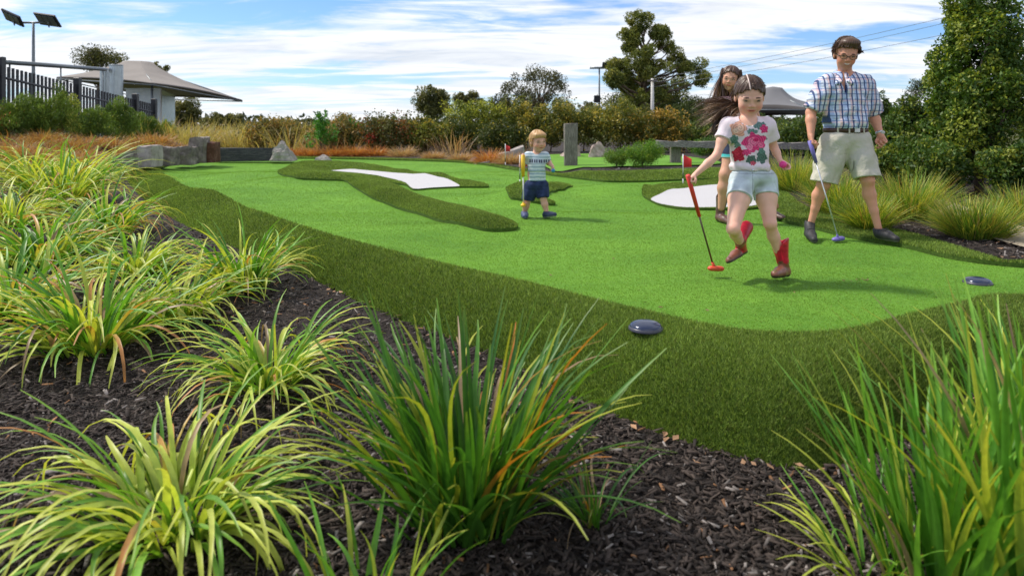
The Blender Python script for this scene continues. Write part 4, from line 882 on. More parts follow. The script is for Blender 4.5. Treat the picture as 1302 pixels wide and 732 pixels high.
for i, (y0, y1) in enumerate(WR):
    a = PW(829.5, y0, 34); b = PW(1186, y1, 27); d = b-a; b2 = a+d*1.9; m = MB(); n = 24
    m.tube([a+(b2-a)*t-np.array([0, 0, .35*math.sin(math.pi*t)]) for t in np.linspace(0, 1, n)], .009, 5, False)
    o = m.build('power_line', M['grey_metal'], None, True); mark(o, ['top wire of the three crossing the sky from the utility pole to the right', 'middle wire of the three crossing the sky from the utility pole to the right', 'lowest wire of the three crossing the sky from the utility pole to the right'][i], 'wire', 'power lines at the right')
# ------------------------------------------------------------------ people: smooth surfaces grown round a posed skeleton
def nrm(v): v = np.asarray(v, float); return v/np.linalg.norm(v)
def d_cone(P, a, b, r1, r2):
    ba = b-a; L2 = ba @ ba; L = math.sqrt(L2)
    t = np.clip(((P-a) @ ba)/L2, 0, 1); q = P-(a+t[:, None]*ba); return np.sqrt((q*q).sum(1))-(r1+(r2-r1)*t)
def d_ell(P, c, r, Mr):
    q = (P-c) @ Mr; k0 = np.sqrt(((q/r)**2).sum(1)); k1 = np.sqrt(((q/(r*r))**2).sum(1)); return k0*(k0-1)/np.maximum(k1, 1e-9)
class SDF:
    def __init__(s): s.p = []
    def cone(s, a, b, r1, r2=None, k=.02):
        a = np.asarray(a, float); b = np.asarray(b, float); r2 = r1 if r2 is None else r2
        s.p.append(('c', (a, b, r1, r2), k, (a+b)/2, np.linalg.norm(b-a)/2+max(r1, r2))); return s
    def chain(s, pts, rs, k=.02):
        for i in range(len(pts)-1): s.cone(pts[i], pts[i+1], rs[i], rs[i+1], k)
        return s
    def ell(s, c, r, Mr=None, k=.03):
        c = np.asarray(c, float); r = np.asarray(r, float); s.p.append(('e', (c, r, np.eye(3) if Mr is None else np.asarray(Mr, float)), k, c, max(r))); return s
    def ball(s, c, r, k=.02): return s.ell(c, (r, r, r), None, k)
    def __call__(s, P, off=0.0):
        d = np.full(len(P), .6)
        for t, a, k, c, rad in s.p:
            q = P-c; m = np.where((q*q).sum(1) < (rad+k+.10+off)**2)[0]
            if not len(m): continue
            e = d_cone(P[m], *a) if t == 'c' else d_ell(P[m], *a)
            o = d[m]; h = np.maximum(k-np.abs(o-e), 0)/k; d[m] = np.minimum(o, e)-h*h*k*.25
        return d-off
def polygonize(f, lo, hi, h, bs=8):
    lo = np.asarray(lo, float); n = (np.ceil((np.asarray(hi)-lo)/h/bs).astype(int)+1)*bs; nb = n//bs
    bi = np.stack(np.meshgrid(*[np.arange(k) for k in nb], indexing='ij'), -1).reshape(-1, 3)
    dc = f(lo+(bi*bs+(bs-1)/2)*h); act = np.abs(dc) < bs*h*.87*1.25+2*h
    V = np.where(dc < 0, -1., 1.).astype(np.float32).reshape(nb); V = np.repeat(np.repeat(np.repeat(V, bs, 0), bs, 1), bs, 2)
    loc = np.stack(np.meshgrid(*[np.arange(bs)]*3, indexing='ij'), -1).reshape(-1, 3); ab = bi[act]
    I = (ab[:, None]*bs+loc[None]).reshape(-1, 3)
    for s in range(0, len(I), 400000):
        j = I[s:s+400000]; V[j[:, 0], j[:, 1], j[:, 2]] = f(lo+j*h)
    ins = V < 0; c = np.zeros(tuple(n-1), np.uint8)
    for a in (0, 1):
        for b in (0, 1):
            for e in (0, 1): c += ins[a:n[0]-1+a, b:n[1]-1+b, e:n[2]-1+e]
    cells = np.argwhere((c > 0) & (c < 8)); key = (cells[:, 0]*n[1]+cells[:, 1])*n[2]+cells[:, 2]
    cor = [(a, b, e) for a in (0, 1) for b in (0, 1) for e in (0, 1)]; val = np.stack([V[cells[:, 0]+a, cells[:, 1]+b, cells[:, 2]+e] for a, b, e in cor], 1)
    S = np.zeros((len(cells), 3)); cnt = np.zeros(len(cells))
    for i, p in enumerate(cor):
        for j, q in enumerate(cor):
            if j > i and sum(abs(p[k]-q[k]) for k in range(3)) == 1:
                va, vb = val[:, i], val[:, j]; m = (va < 0) != (vb < 0); t = np.zeros(len(m)); t[m] = va[m]/(va[m]-vb[m])
                S[m] += np.array(p)+t[m, None]*(np.array(q)-np.array(p)); cnt[m] += 1
    VX = lo+(cells+S/np.maximum(cnt, 1)[:, None])*h; Fc = []
    for ax in range(3):
        o1, o2 = [(1, 2), (2, 0), (0, 1)][ax]; sl0 = [slice(None)]*3; sl1 = [slice(None)]*3; sl0[ax] = slice(0, -1); sl1[ax] = slice(1, None)
        E = np.argwhere(ins[tuple(sl0)] != ins[tuple(sl1)]); E = E[(E[:, o1] > 0) & (E[:, o2] > 0) & (E[:, o1] < n[o1]-1) & (E[:, o2] < n[o2]-1)]
        flip = ins[E[:, 0], E[:, 1], E[:, 2]]
        def cid(d1, d2):
            q = E.copy(); q[:, o1] -= d1; q[:, o2] -= d2; kk = (q[:, 0]*n[1]+q[:, 1])*n[2]+q[:, 2]; return np.minimum(np.searchsorted(key, kk), len(key)-1)
        Q = np.stack([cid(1, 1), cid(0, 1), cid(0, 0), cid(1, 0)], 1); Q[~flip] = Q[~flip][:, ::-1]; Fc.append(Q)
    return VX, np.concatenate(Fc)
def relax(V, Fc, it=1, w=.5):
    for _ in range(it):
        S = np.zeros_like(V); c = np.zeros(len(V))
        for i in range(4):
            for j in ((i+1) % 4, (i-1) % 4): np.add.at(S, Fc[:, i], V[Fc[:, j]]); np.add.at(c, Fc[:, i], 1)
        V = V+w*(S/np.maximum(c, 1)[:, None]-V)
    return V
def largest(V, Fc):
    lab = np.arange(len(V))
    for _ in range(200):
        m = lab[Fc].min(1); new = lab.copy()
        for i in range(4): np.minimum.at(new, Fc[:, i], m)
        new = new[new]; new = new[new]
        if (new == lab).all(): break
        lab = new
    k = np.bincount(lab).argmax(); keep = lab == k; rm = np.cumsum(keep)-1; return V[keep], rm[Fc[keep[Fc[:, 0]]]]
def skin_mesh(name, f, lo, hi, h, mat, parent, colf=None, it=1):
    V, Fc = polygonize(f, lo, hi, h); V, Fc = largest(V, Fc); V = relax(V, Fc, it, .5)
    return build(name, V, Fc, mat, parent, True, colf(V) if colf else None)
def wav(P, seed, f, a):
    rg = np.random.default_rng(seed); s = np.zeros(len(P))
    for i in range(5):
        k = rg.normal(0, 1, 3)*f; s += 1-2.2*np.abs(np.sin(.5*(P @ k)+rg.random()*6+1.0*np.sin(P @ (rg.normal(0, 1, 3)*f*.5))))**.8 if i < 3 else np.sin(P @ k+rg.random()*6)
    return a*s/3.2
def frame(fwd, up):
    f = nrm(fwd); u = np.asarray(up, float); u = nrm(u-f*(u @ f)); r = np.cross(f, u); return np.stack([r, f, u], 1)     # columns: right, forward, up
SK = {}
def skin_mat(name, col, blush=(1.12, .86, .82)):
    n = NT(name); a = n.n('ShaderNodeAttribute', attribute_name='tint'); f = n.noise(14, 4); g = n.ramp(f, [(.3, (.94, .92, .9)), (.7, (1.05, 1.03, 1.03))])
    c = n.mix(1.0, a.outputs['Color'], g, 'MULTIPLY'); m = n.set(c, .5, 0, .35); n.p.inputs['Subsurface Weight'].default_value = .10; n.p.inputs['Subsurface Radius'].default_value = (.02, .008, .004); n.p.inputs['Subsurface Scale'].default_value = .6
    n.bump(n.noise(220, 3), .06, .002); return m
SKIN = skin_mat('skin', None)
def cloth_mat(name, var=.0):
    m = tinted(name, .85, 0, spec=.15, var=.08, vs=25); return m
CLOTH = cloth_mat('cloth_tinted')
def head_sdf(S, c, hh, Mh, child=0.0, man=False):
    c = np.asarray(c, float)
    def L(x, y, z): return c+Mh @ (np.array([x, y, z])*hh)
    k = .05*hh
    S.ell(L(0, -.05, .14), np.array([.345, .415, .36])*hh, Mh, k); S.ell(L(0, .10, -.17), np.array([.255+.02*child, .27, .30])*hh, Mh, .10*hh)
    S.ell(L(0, .20, -.02), np.array([.27, .20, .22])*hh, Mh, .10*hh)
    S.ball(L(0, .255, -.385+.02*child), (.085-.01*child)*hh, .10*hh)
    for s in (-1, 1):
        S.ball(L(s*(.135+.015*child), .24, -.15), (.115+.02*child)*hh, .09*hh); S.ell(L(s*.345, -.04, -.04), np.array([.035, .075, .115])*hh, Mh, .03*hh)
        S.ball(L(s*.055, .405, -.105), .032*hh, .03*hh)
        S.cone(L(s*.06, .372, .085), L(s*.19, .33, .08), .035*hh, .03*hh, .05*hh)
    n = .9 if child else 1.05
    S.cone(L(0, .375, .03), L(0, .43*(.98 if child else 1.0), -.085), .028*hh, .045*hh*n, .04*hh)
    S.cone(L(-.075, .375, -.205), L(.075, .375, -.205), .028*hh, .028*hh, .04*hh); S.cone(L(-.06, .365, -.245), L(.06, .365, -.245), .03*hh, .03*hh, .03*hh)
    return L
def face_cols(base, lips, L0, Mh, hh, blush=.0, stubble=0.0, cold=None):
    base = np.array(base)
    def f(V):
        C = np.tile(base, (len(V), 1)); q = (V-L0) @ Mh/hh; near = (np.abs(q[:, 0]) < .42) & (q[:, 1] > .1) & (np.abs(q[:, 2]) < .6)
        def blob(x, y, rx, ry): return np.exp(-(((np.abs(q[:, 0])-x)/rx)**2+((q[:, 2]-y)/ry)**2))*near
        C = C*(1-np.array([-.06, .30, .28])*(blush*blob(.19, -.14, .09, .07))[:, None])
        C = C*(1-np.array([.0, .14, .14])*blob(0, -.08, .06, .06)[:, None])
        if stubble: C = C*(1-stubble*np.array([.5, .5, .45])*(blob(0, -.36, .26, .14)*(1-blob(0, -.225, .10, .035)))[:, None])
        m = np.exp(-((q[:, 0]/.105)**4+((q[:, 2]+.224-.18*q[:, 0]**2)/.034)**4))*near; C = C*(1-m[:, None])+np.array(lips)*m[:, None]
        e = blob(.14, .035, .075, .035); C = C*(1-.45*e[:, None])
        return C
    return f
EYE_W = plain('eye_white', (.55, .53, .50), .25, bump=0); EYE_D = plain('eye_dark', (.02, .012, .01), .2, bump=0); LIPD = plain('lip_line', (.22, .04, .035), .4, bump=0); TEETH = plain('teeth', (.7, .66, .6), .3, bump=0)
def face_bits(e, L, Mh, hh, brow, open_=.5, smile=.5, teeth=False, lash=True, browm=None):
    for s in (-1, 1):
        m = MB(); m.ell(L(s*.135, .335, .03), (.058*hh, .05*hh, (.012+.03*open_)*hh), 12, 8, Matrix(Mh.tolist())); ey = m.build('eye', EYE_W, e, True)
        m = MB(); m.ell(L(s*.135, .362, .025), (.026*hh, .026*hh, (.010+.022*open_)*hh), 10, 6, Matrix(Mh.tolist())); m.build('iris', EYE_D, ey, True)
        m = MB(); m.tube([L(s*(.135+x), .382-.06*abs(x)*6*abs(x)*4, .03+.03*open_+.014-1.6*x*x*3) for x in np.linspace(-.062, .068, 7)], [.006*hh, .011*hh, .013*hh, .014*hh, .013*hh, .011*hh, .006*hh], 6); m.build('eyelid', EYE_D, e, True)
        m = MB(); m.tube([L(s*(.13+x), .385-.9*(x+.02)**2*5, .125-(x-.01)**2*4) for x in np.linspace(-.08, .09, 7)], [.007*hh, .014*hh, .016*hh, .016*hh, .014*hh, .010*hh, .005*hh], 6); m.build('eyebrow', browm, e, True)
    mw = .115 if teeth else .09; m = MB(); m.tube([L(x, .402-x*x*2.2, -.222+smile*2.6*x*x) for x in np.linspace(-mw, mw, 9)], [.004*hh, .011*hh]+[(.017 if teeth else .009)*hh]*5+[.011*hh, .004*hh], 8); m.build('mouth_line', LIPD if not teeth else TEETH, e, True)
def hand(S, w, d, palm, size, curl=.3, grip=0, thumb=1.0, side=1, spread=.05, k=.008, fcurl=None):
    """w wrist, d direction wrist->knuckles, palm the way the palm faces, side=+1 puts the thumb on d x palm"""
    d = nrm(d); p = np.asarray(palm, float); p = nrm(p-d*(p @ d)); t = np.cross(d, p)*side; s = size; r = .052*s
    w = np.asarray(w, float); fp = []
    S.chain([w, w+d*.12*s], [.13*s*1.0, .13*s], .03*s)
    for i, o in enumerate((.19, .065, -.06, -.18)):
        kn = w+d*(.50-.03*abs(i-1))*s+t*o*s; S.chain([w+d*.08*s+t*o*.55*s, kn], [.085*s, .068*s], .06*s)
        ln = (.40, .45, .42, .33)[i]*s; c = (fcurl[i] if fcurl else curl); dirf = nrm(d+t*spread*o*4); pts = [kn]; rs = [r*1.12]; a = 0
        for j, (fr, bend) in enumerate(((.44, .9), (.31, 1.15), (.25, .8))):
            a += bend*c*1.45; v = dirf*math.cos(a)+p*math.sin(a); pts.append(pts[-1]+v*ln*fr); rs.append(r*(1.0, .93, .80)[j])
        S.chain(pts, rs, .012*s); fp.append(pts)
    b = w+d*.16*s+t*.14*s+p*.03*s; m = b+(d*.55+t*(.55 if not grip else .25)+p*(.35+.5*grip))*.22*s; e = m+(d*(.8-.2*grip)+t*(.2-.6*grip)+p*(.25+.35*grip))*.20*s; S.chain([b, m, e], [.085*s, .064*s, .052*s], .03*s)
    return fp
def strands(name, roots, dirs, L, w, cols, mat, parent, rg, seg=7, curl=.3, grav=.2, wind=(0, 0, 0), locks=None):
    n = len(roots); p = roots.copy(); d = dirs/np.linalg.norm(dirs, axis=1)[:, None]; V = np.empty((n, seg+1, 2, 3)); ph = rg.random(n)*6; side = np.cross(d, rg.normal(0, 1, (n, 3))); side /= np.linalg.norm(side, axis=1)[:, None]; L = np.asarray(L)*np.ones(n); cv = side.copy()
    if locks is not None:
        ph = ph[locks]+rg.normal(0, .12, n); cv = side[locks]; d = d[locks]+rg.normal(0, .035, (n, 3)); L = L[locks]*(.75+.3*rg.random(n)); cols = cols[locks]*(.8+.4*rg.random((n, 1))); p = p[locks]+rg.normal(0, .006, (n, 3))
    for s in range(seg+1):
        t = s/seg; f = (1-t**3*.85); ww = (w*f)*np.ones((n, 1)) if np.isscalar(w) else (w*f)[:, None]
        V[:, s, 0] = p-side*ww; V[:, s, 1] = p+side*ww
        d = d+np.array(wind)*(1/seg)+np.array([0, 0, -grav])*(1/seg)+cv*(curl*np.sin(ph+t*6))[:, None]/seg+rg.normal(0, curl*(.25 if locks is None else .10), (n, 3))/seg; d /= np.linalg.norm(d, axis=1)[:, None]; p = p+d*(L/seg)[:, None]
    Fq = np.array([(2*s, 2*s+1, 2*s+3, 2*s+2) for s in range(seg)]); k = 2*(seg+1); Fa = (np.arange(n)[:, None, None]*k+Fq[None]).reshape(-1, 4); C = np.repeat(cols, k, 0)
    tt = np.tile(np.repeat(np.arange(seg+1)/seg, 2), n)[:, None]; C = C*(.85+.45*tt)
    return build(name, V.reshape(-1, 3), Fa, mat, parent, True, C)
def hair_cap(name, c, hh, Mh, e, col, seed, front=.20, down=-.2, thick=.05, back=-.35, extra=None, h=.005, tuft=.02, cut=None, side=1.7, tx=0.0):
    c = np.asarray(c, float)
    def f(P):
        q = (P-c) @ Mh/hh; r = np.array([.345+thick-tx, .415+thick, .36+thick*1.5]); a = (q-np.array([0, -.05, .15]))
        k0 = np.sqrt(((a/r)**2).sum(1)); k1 = np.sqrt(((a/r/r)**2).sum(1)); d = k0*(k0-1)/np.maximum(k1, 1e-6)
        nape = np.sqrt(((a-np.array([0, -.12, -.22]))/np.array([.33, .28, .32]))**2 @ np.ones(3)); d2 = (nape-1)*.28; hq = np.maximum(.1-np.abs(d-d2), 0)/.1; d = np.minimum(d, d2)-hq*hq*.025
        az = np.arctan2(a[:, 0], a[:, 1]+.001); d = d+tuft*np.sin(az*23+4*a[:, 2]*3+seed)*np.sin(a[:, 2]*9+az*5)*.8+tuft*.8*np.sin(az*9+seed*2)*np.sin(a[:, 2]*5)
        if extra is not None:
            e2 = extra(q); hq = np.maximum(.06-np.abs(d-e2), 0)/.06; d = np.minimum(d, e2)-hq*hq*.015
        fr = (front-q[:, 2])*.9+(q[:, 1]-.15)*.35+.0*q[:, 0]       # face opening
        face = np.maximum.reduce([(q[:, 2]-front+side*q[:, 0]**2-.02*np.sin(q[:, 0]*40+seed)), -(q[:, 1]-.02), np.abs(q[:, 0])-.5]); d = np.maximum(d, -face)
        sb = np.maximum(q[:, 2]-down-(q[:, 1] < -.1)*0, -(q[:, 1]+.12)); d = np.maximum(d, -np.maximum.reduce([q[:, 2]-down, -(q[:, 1]+.16)]))
        d = np.maximum(d, -(q[:, 2]-back))
        if cut is not None: d = np.maximum(d, cut(q))
        return d*hh
    def cf(V):
        q = (V-c) @ Mh/hh; az = np.arctan2(q[:, 0], q[:, 1]); s = .5+.5*np.sin(az*37+q[:, 2]*11+seed); return np.array(col)*(.65+.7*s)[:, None]
    rr = hh*.75; return skin_mesh(name, f, c-rr, c+rr, h, M['hair'], e, cf, 0)
def scalp_strands(name, c, hh, Mh, e, col, n, L, w, seed, sel, flow, lift=.04, grav=.3, curl=.3):
    rg = np.random.default_rng(seed); v = rg.normal(0, 1, (n*6, 3)); v /= np.linalg.norm(v, axis=1)[:, None]; q = v*np.array([.355, .43, .385])+np.array([0, -.05, .15]); m = sel(q); q = q[m][:n]; v = v[m][:n]
    dr = flow(q); dr = dr-v*((dr*v).sum(1)[:, None])*1.0+v*lift*2; P = np.asarray(c)+(q*hh) @ Mh.T+(v*lift*hh*.6) @ Mh.T; D = dr @ Mh.T
    C = np.array(col)*(.5+1.0*rg.random((len(P), 1))); return strands(name, P, D, L*hh*(.6+.6*rg.random(len(P))), w, C, M['hair'], e, rg, 5, curl, grav)
def putter(label, top, bot, heel, toe, cg, cs, ch, grip_end, r=.009, gr=.013, cat='golf putter', head_h=.024, group='putters the family carry'):
    top = np.array(top); bot = np.array(bot); e = empty('putter', tuple(bot), label, cat, group)
    g = top+(bot-top)*grip_end; m = MB(); m.tube([top, top+(g-top)*.5, g], [gr*1.12, gr, gr*.85], 14); m.build('grip', cg, e, True)
    m = MB(); m.tube([g, bot], r*.62, 10); m.build('shaft', cs, e, True)
    hd = nrm(np.array(toe)-np.array(heel)); n2 = nrm(np.cross(hd, [0, 0, 1])); P = []; Fc = []; prof = [(0, .0), (.0, .45), (.25, .85), (.7, 1), (1, .75), (1, .1), (.75, -.02)]
    heel = np.array(heel); Ls = np.linalg.norm(np.array(toe)-heel); nn = 14
    for i in range(nn+1):
        t = i/nn; s = math.sqrt(max(.02, 1-(2*t-1)**4)); c = heel+hd*Ls*t
        for k in range(12):
            a = 2*math.pi*k/12; P.append(c+n2*math.cos(a)*head_h*.85*s*(1 if abs(math.cos(a)) > .2 else 1)+np.array([0, 0, 1])*(math.sin(a)*head_h*.6*s))
    Fc = [(i*12+k, i*12+(k+1) % 12, (i+1)*12+(k+1) % 12, (i+1)*12+k) for i in range(nn) for k in range(12)]+[tuple(range(12))[::-1], tuple(nn*12+k for k in range(12))]
    m = MB(); m.add(P, Fc); m.tube([bot, heel+hd*Ls*.45], [r*.9, r*1.3], 10); m.build('club_head', ch, e, True); return e
ORANGE = plain('red_orange_rubber', (.62, .075, .03), .45, var=.15, bump=0); REDG = plain('red_grip', (.62, .04, .025), .5, bump=0); DSH = plain('dark_shaft', (.12, .09, .07), .3, .6, bump=0)
PURP = plain('purple_rubber', (.16, .13, .42), .5, bump=0); CHR = plain('chrome_shaft', (.62, .62, .64), .25, .6, bump=0); YEL = plain('yellow_rubber', (.78, .48, .02), .5, bump=0); WSH = plain('white_shaft', (.72, .72, .68), .35, bump=0)
RUB = plain('black_rubber', (.025, .024, .026), .7, bump=.2); 
def bbox(pts, m): P = np.array(pts); return P.min(0)-m, P.max(0)+m

# ---------------- the girl
def girl():
    Y = 4.45
    W = lambda x, y, dy=0.0: PW(x, y, Y+dy)
    J = dict(neck=W(952, 153, .02), chin=W(949, 146, -.09), pel=W(957, 232, .0), hipL=W(943, 236, -.02), hipR=W(972, 236, .02), kneL=W(932, 291, -.22), ankL=W(944, 312, -.02), toeL=W(926, 333, -.13),
             kneR=W(979, 284, -.10), ankR=W(995, 333, -.02), toeR=W(986, 353, -.14), heelR=W(999, 351, .02), shL=W(925, 161), shR=W(976, 161), elL=W(911, 198, -.06), wrL=W(884, 222, -.12), elR=W(984, 187, .03), wrR=W(992, 205, -.02))
    zg = float(B((990-CX)/F*4.36, 4.36)); base = (J['pel'][0], Y, zg); e = empty('person', base, 'girl in a white rose-print T-shirt, denim shorts and red boots, running with a putter', 'person')
    hc = W(953, 123.5, -.01); hh = .25; Mh = frame((-.16, -1, -.44), (-.04, -.3, 1))
    S = SDF(); L = head_sdf(S, hc, hh, Mh, 1.0)
    S.cone(hc+np.array([0, .03, -.06]), J['neck']+np.array([0, .02, -.01]), .048, .05, .03)
    def torso(T, o=0.0):
        T.ell(W(951, 172, .01), (.125+o, .085+o, .10+o), None, .05); T.cone(J['shL']+np.array([.02, 0, 0]), J['shR']-np.array([.02, 0, 0]), .050+o, .050+o, .05)
        T.ell(W(953, 196, .0), (.112+o, .082+o, .10+o), None, .05); T.ell(W(956, 221, .01), (.130+o, .092+o, .085+o), None, .05)
    torso(S)
    def arms(T, o=0.0, full=True):
        T.chain([J['shL'], (J['shL']+J['elL'])/2, J['elL']], [.037+o, .031+o, .025+o], .03); T.chain([J['shR'], (J['shR']+J['elR'])/2, J['elR']], [.037+o, .031+o, .025+o], .03)
        if full: T.chain([J['elL'], J['elL']*.6+J['wrL']*.4, J['wrL']], [.025, .0255, .0165], .015); T.chain([J['elR'], J['elR']*.6+J['wrR']*.4, J['wrR']], [.025, .025, .0165], .015)
    arms(S)
    hand(S, J['wrL'], W(875, 230, -.14)-J['wrL'], (.35, -.2, -.6), .118, fcurl=(.85, .95, 1.0, 1.0), grip=1, side=1)
    hand(S, J['wrR'], (.55, -.25, -.45), (-.5, -.5, -.6), .115, fcurl=(.45, .75, .85, .8), grip=.6, side=-1)
    def legs(T, o=0.0, full=True):
        for s, h, k, a in ((0, 'hipL', 'kneL', 'ankL'), (1, 'hipR', 'kneR', 'ankR')):
            h, k, a = J[h], J[k], J[a]; T.chain([h+np.array([0, 0, .02]), h*.65+k*.35, k], [.072+o, .063+o, .039+o], .03)
            if full: T.ball(k+np.array([0, -.010, 0]), .034, .02); T.chain([k, k*.66+a*.34+np.array([0, .012, 0]), a], [.036, .037, .022], .015)
    legs(S); lo, hi = bbox(list(J.values())+[hc+.17, hc-.17, W(870, 236, -.2), W(1010, 215, -.1)], .09)
    fc = face_cols((.78, .46, .34), (.60, .14, .13), hc, Mh, hh, 1.0)
    def cols(V):
        C = fc(V)
        for k, r in (('kneL', .045), ('kneR', .045), ('elL', .03), ('elR', .03)):
            w = np.exp(-((V-J[k])**2).sum(1)/(r*r)); C = C*(1-w[:, None]*np.array([.03, .18, .18]))
        return C
    skin_mesh('body', S, lo, hi, .0042, SKIN, e, cols)
    BR = M['hair_dark']
    face_bits(e, L, Mh, hh, None, .16, 1.0, False, browm=BROWD)
    # shirt
    T = SDF(); torso(T, .012); arms(T, .016, False); sL = nrm(J['elL']-J['shL']); sR = nrm(J['elR']-J['shR']); cL = J['shL']+sL*.095; cR = J['shR']+sR*.095
    hemz = W(0, 216)[2]; nk = W(952, 151, -.05); nk2 = W(952, 143, .05)
    cs = SDF()
    def shirt(P):
        d = T(P); d = d+wav(P, 4, 26, .004)*np.clip((1.3-P[:, 2])*3, 0, 1); b = np.clip((hemz+.05-P[:, 2])/.05, 0, 1); d = d-.009*np.sin(b*np.pi)*(1+.25*np.sin(P[:, 0]*90+3*np.sin(P[:, 0]*31))) 
        d = np.maximum(d, hemz-P[:, 2]+.004*np.sin(P[:, 0]*60))
        tl = (P-cL) @ sL; tr = (P-cR) @ sR; ml = (P[:, 0] < J['shL'][0]+.005) ; mr = (P[:, 0] > J['shR'][0]-.005)
        d = np.where(ml, np.maximum(d, tl), d); d = np.where(mr, np.maximum(d, tr), d)
        inner_ = -(d+.008)
        q = (P-nk)/np.array([.058, .085, .048]); d = np.maximum(d, -(np.sqrt((q*q).sum(1))-1)*.05)
        q2 = SDF().cone(nk2, W(952, 152, .03), .052)(P); d = np.maximum(d, -q2)
        return d
    BL = [((941,165),(8.8,8.5),(.80,.42,.30)), ((943,164),(4,4),(.86,.56,.42)), ((938,167),(3,3),(.85,.60,.48)), ((948.5,154.5),(2.8,2.8),(.62,.05,.20)), ((956,154),(2.3,2.3),(.62,.05,.20)), ((964.5,161),(7,4.2),(.14,.24,.22)), ((953,159.5),(3.5,2.2),(.16,.28,.24)), ((956,168),(6,3),(.16,.27,.24)), ((969,165),(4.2,4.8),(.66,.05,.18)), ((936.5,177.5),(4.5,5),(.14,.26,.22)), ((940,184.5),(3.5,3.4),(.16,.28,.22)), ((967,176.5),(5,3.5),(.2,.3,.27)), ((958.5,181.5),(12.5,10.5),(.72,.06,.20)), ((957,180),(6,4.5),(.82,.20,.34)), ((960,178),(3,2),(.62,.03,.14)), ((953,187),(4,4),(.84,.24,.38)), ((965,184),(3,4),(.80,.16,.30)), ((941.5,195.5),(7,8),(.50,.03,.06)), ((939,193),(3,4),(.62,.05,.08)), ((955,202),(5.5,5),(.10,.17,.14)), ((966.5,199),(5.5,7),(.10,.18,.15)), ((950,193),(4.5,3.6),(.70,.07,.20)), ((957,206),(3,2.5),(.6,.1,.15)), ((966,191),(3.2,3.2),(.13,.25,.2))]
    def sc(V):
        C = np.tile(np.array([.76, .66, .70]), (len(V), 1)); px = CX+V[:, 0]/V[:, 1]*F; py = HOR-(V[:, 2]-CH)/V[:, 1]*F; fr = V[:, 1] < Y+.0
        for (cx, cy), (rx, ry), c in BL:
            cx, cy, rx, ry = 954+(cx-954)*1.17, 180+(cy-180)*1.06, rx*1.17, ry*1.12
            a = np.arctan2(py-cy, px-cx); w = 1+.13*np.sin(a*5+cx)+.08*np.sin(a*9+cy); m = (((px-cx)/rx)**2+((py-cy)/ry)**2 < w*w) & fr
            sh = .9+.25*np.sin(np.hypot(px-cx, py-cy)*2.2+a*1.3); C[m] = np.array(c)*sh[m][:, None]
        return C
    skin_mesh('t_shirt', shirt, *bbox([J['shL'], J['shR'], W(957, 222), cL, cR], .13), .0038, CLOTH, e, sc)
    # shorts
    T2 = SDF(); T2.ell(W(957, 224, .01), (.137, .104, .07), None, .05); legs(T2, .010, False); hp = [(J['hipL'], J['kneL'], .105), (J['hipR'], J['kneR'], .075)]
    wz = W(0, 214)[2]
    def shorts(P):
        d = T2(P)+wav(P, 8, 40, .0035); d = np.maximum(d, P[:, 2]-wz)
        for h, k, t in hp:
            dd = nrm(k-h); m = (P[:, 0] < W(958, 0)[0]) == (t > .09); d = np.where(m & (P[:, 2] < W(0, 228)[2]), np.maximum(d, (P-(h+dd*t)) @ dd), d)
        return d
    def dc(V):
        C = np.tile(np.array([.58, .66, .70]), (len(V), 1)); n = wav(V, 3, 30, 1); C = C*(1+.22*n)[:, None]
        m = np.zeros(len(V), bool)
        for h, k, t in hp:
            dd = nrm(k-h); m |= (((V-(h+dd*(t-.012))) @ dd > 0) & (np.abs(V[:, 0]-h[0]) < .09))
        C[m] *= np.array([1.15, 1.12, 1.1]); px = CX+V[:, 0]/V[:, 1]*F; C[(np.abs(px-957) < .5) & (V[:, 1] < Y)] *= .62; C[(np.abs(V[:, 2]-(wz-.03)) < .0028)] *= .68
        return C
    skin_mesh('shorts', shorts, *bbox([W(957, 210), J['hipL'], J['hipR'], hp[0][0]+nrm(J['kneL']-J['hipL'])*.13, hp[1][0]+nrm(J['kneR']-J['hipR'])*.12], .12), .0042, CLOTH, e, dc)
    m = MB(); m.tube([W(957.5, 216.5, -.112), W(957.5, 216.5, -.118)], .009, 12); m.build('button', CHR, e, True)
    # boots
    def boot(name, ank, toe, heel, up, red, brown, flipf):
        up = nrm(up); fwd = np.asarray(toe)-np.asarray(heel); fwd = nrm(fwd-up*(fwd @ up)*.0); S2 = SDF(); top = ank+up*.15
        S2.chain([heel+up*.035, ank, top], [.034, .036, .060], .012); S2.chain([heel+up*.03, (heel+toe)/2+up*.032, toe+up*.022], [.034, .036, .026], .02)
        n = nrm(fwd-up*(fwd @ up))
        def f(P):
            d = S2(P); q = P-ank; h = q @ up; s = q @ n; lat = q @ np.cross(n, up); d = np.maximum(d, h-(.118-.03*np.exp(-(lat/.018)**2)*(s > 0)+.03*np.abs(lat)/.05))
            sole = (P-heel) @ up2; d = np.maximum(d, -sole-.003)
            ins_ = SDF().cone(ank+up*.065, top+up*.05, .027, .056)(P); d = np.maximum(d, -ins_); return d
        up2 = nrm(np.cross(np.cross(fwd, up), fwd)); up2 = up2 if up2 @ up > 0 else -up2
        def c(V):
            q = V-ank; h = q @ up; s = q @ n; C = np.tile(np.array(red), (len(V), 1)); lat = q @ np.cross(n, up)
            C[h < -.012+.02*np.cos(lat*60)*(s > .015)] = brown; C[(h > -.005) & (h < .012) & (np.abs(lat) < .012) & (s > 0)] = (.16, .10, .04); C *= (1+.25*wav(V, 9, 60, 1))[:, None]
            C[((V-heel) @ up2) < .012] = (.05, .03, .028); C[(np.abs(np.abs(lat)-.016) < .004) & (h > .015) & (s > 0)] *= 1.35
            return C
        P = [ank, toe, heel, top]; return skin_mesh(name, f, *bbox(P, .085), .004, BOOTM, e, c)
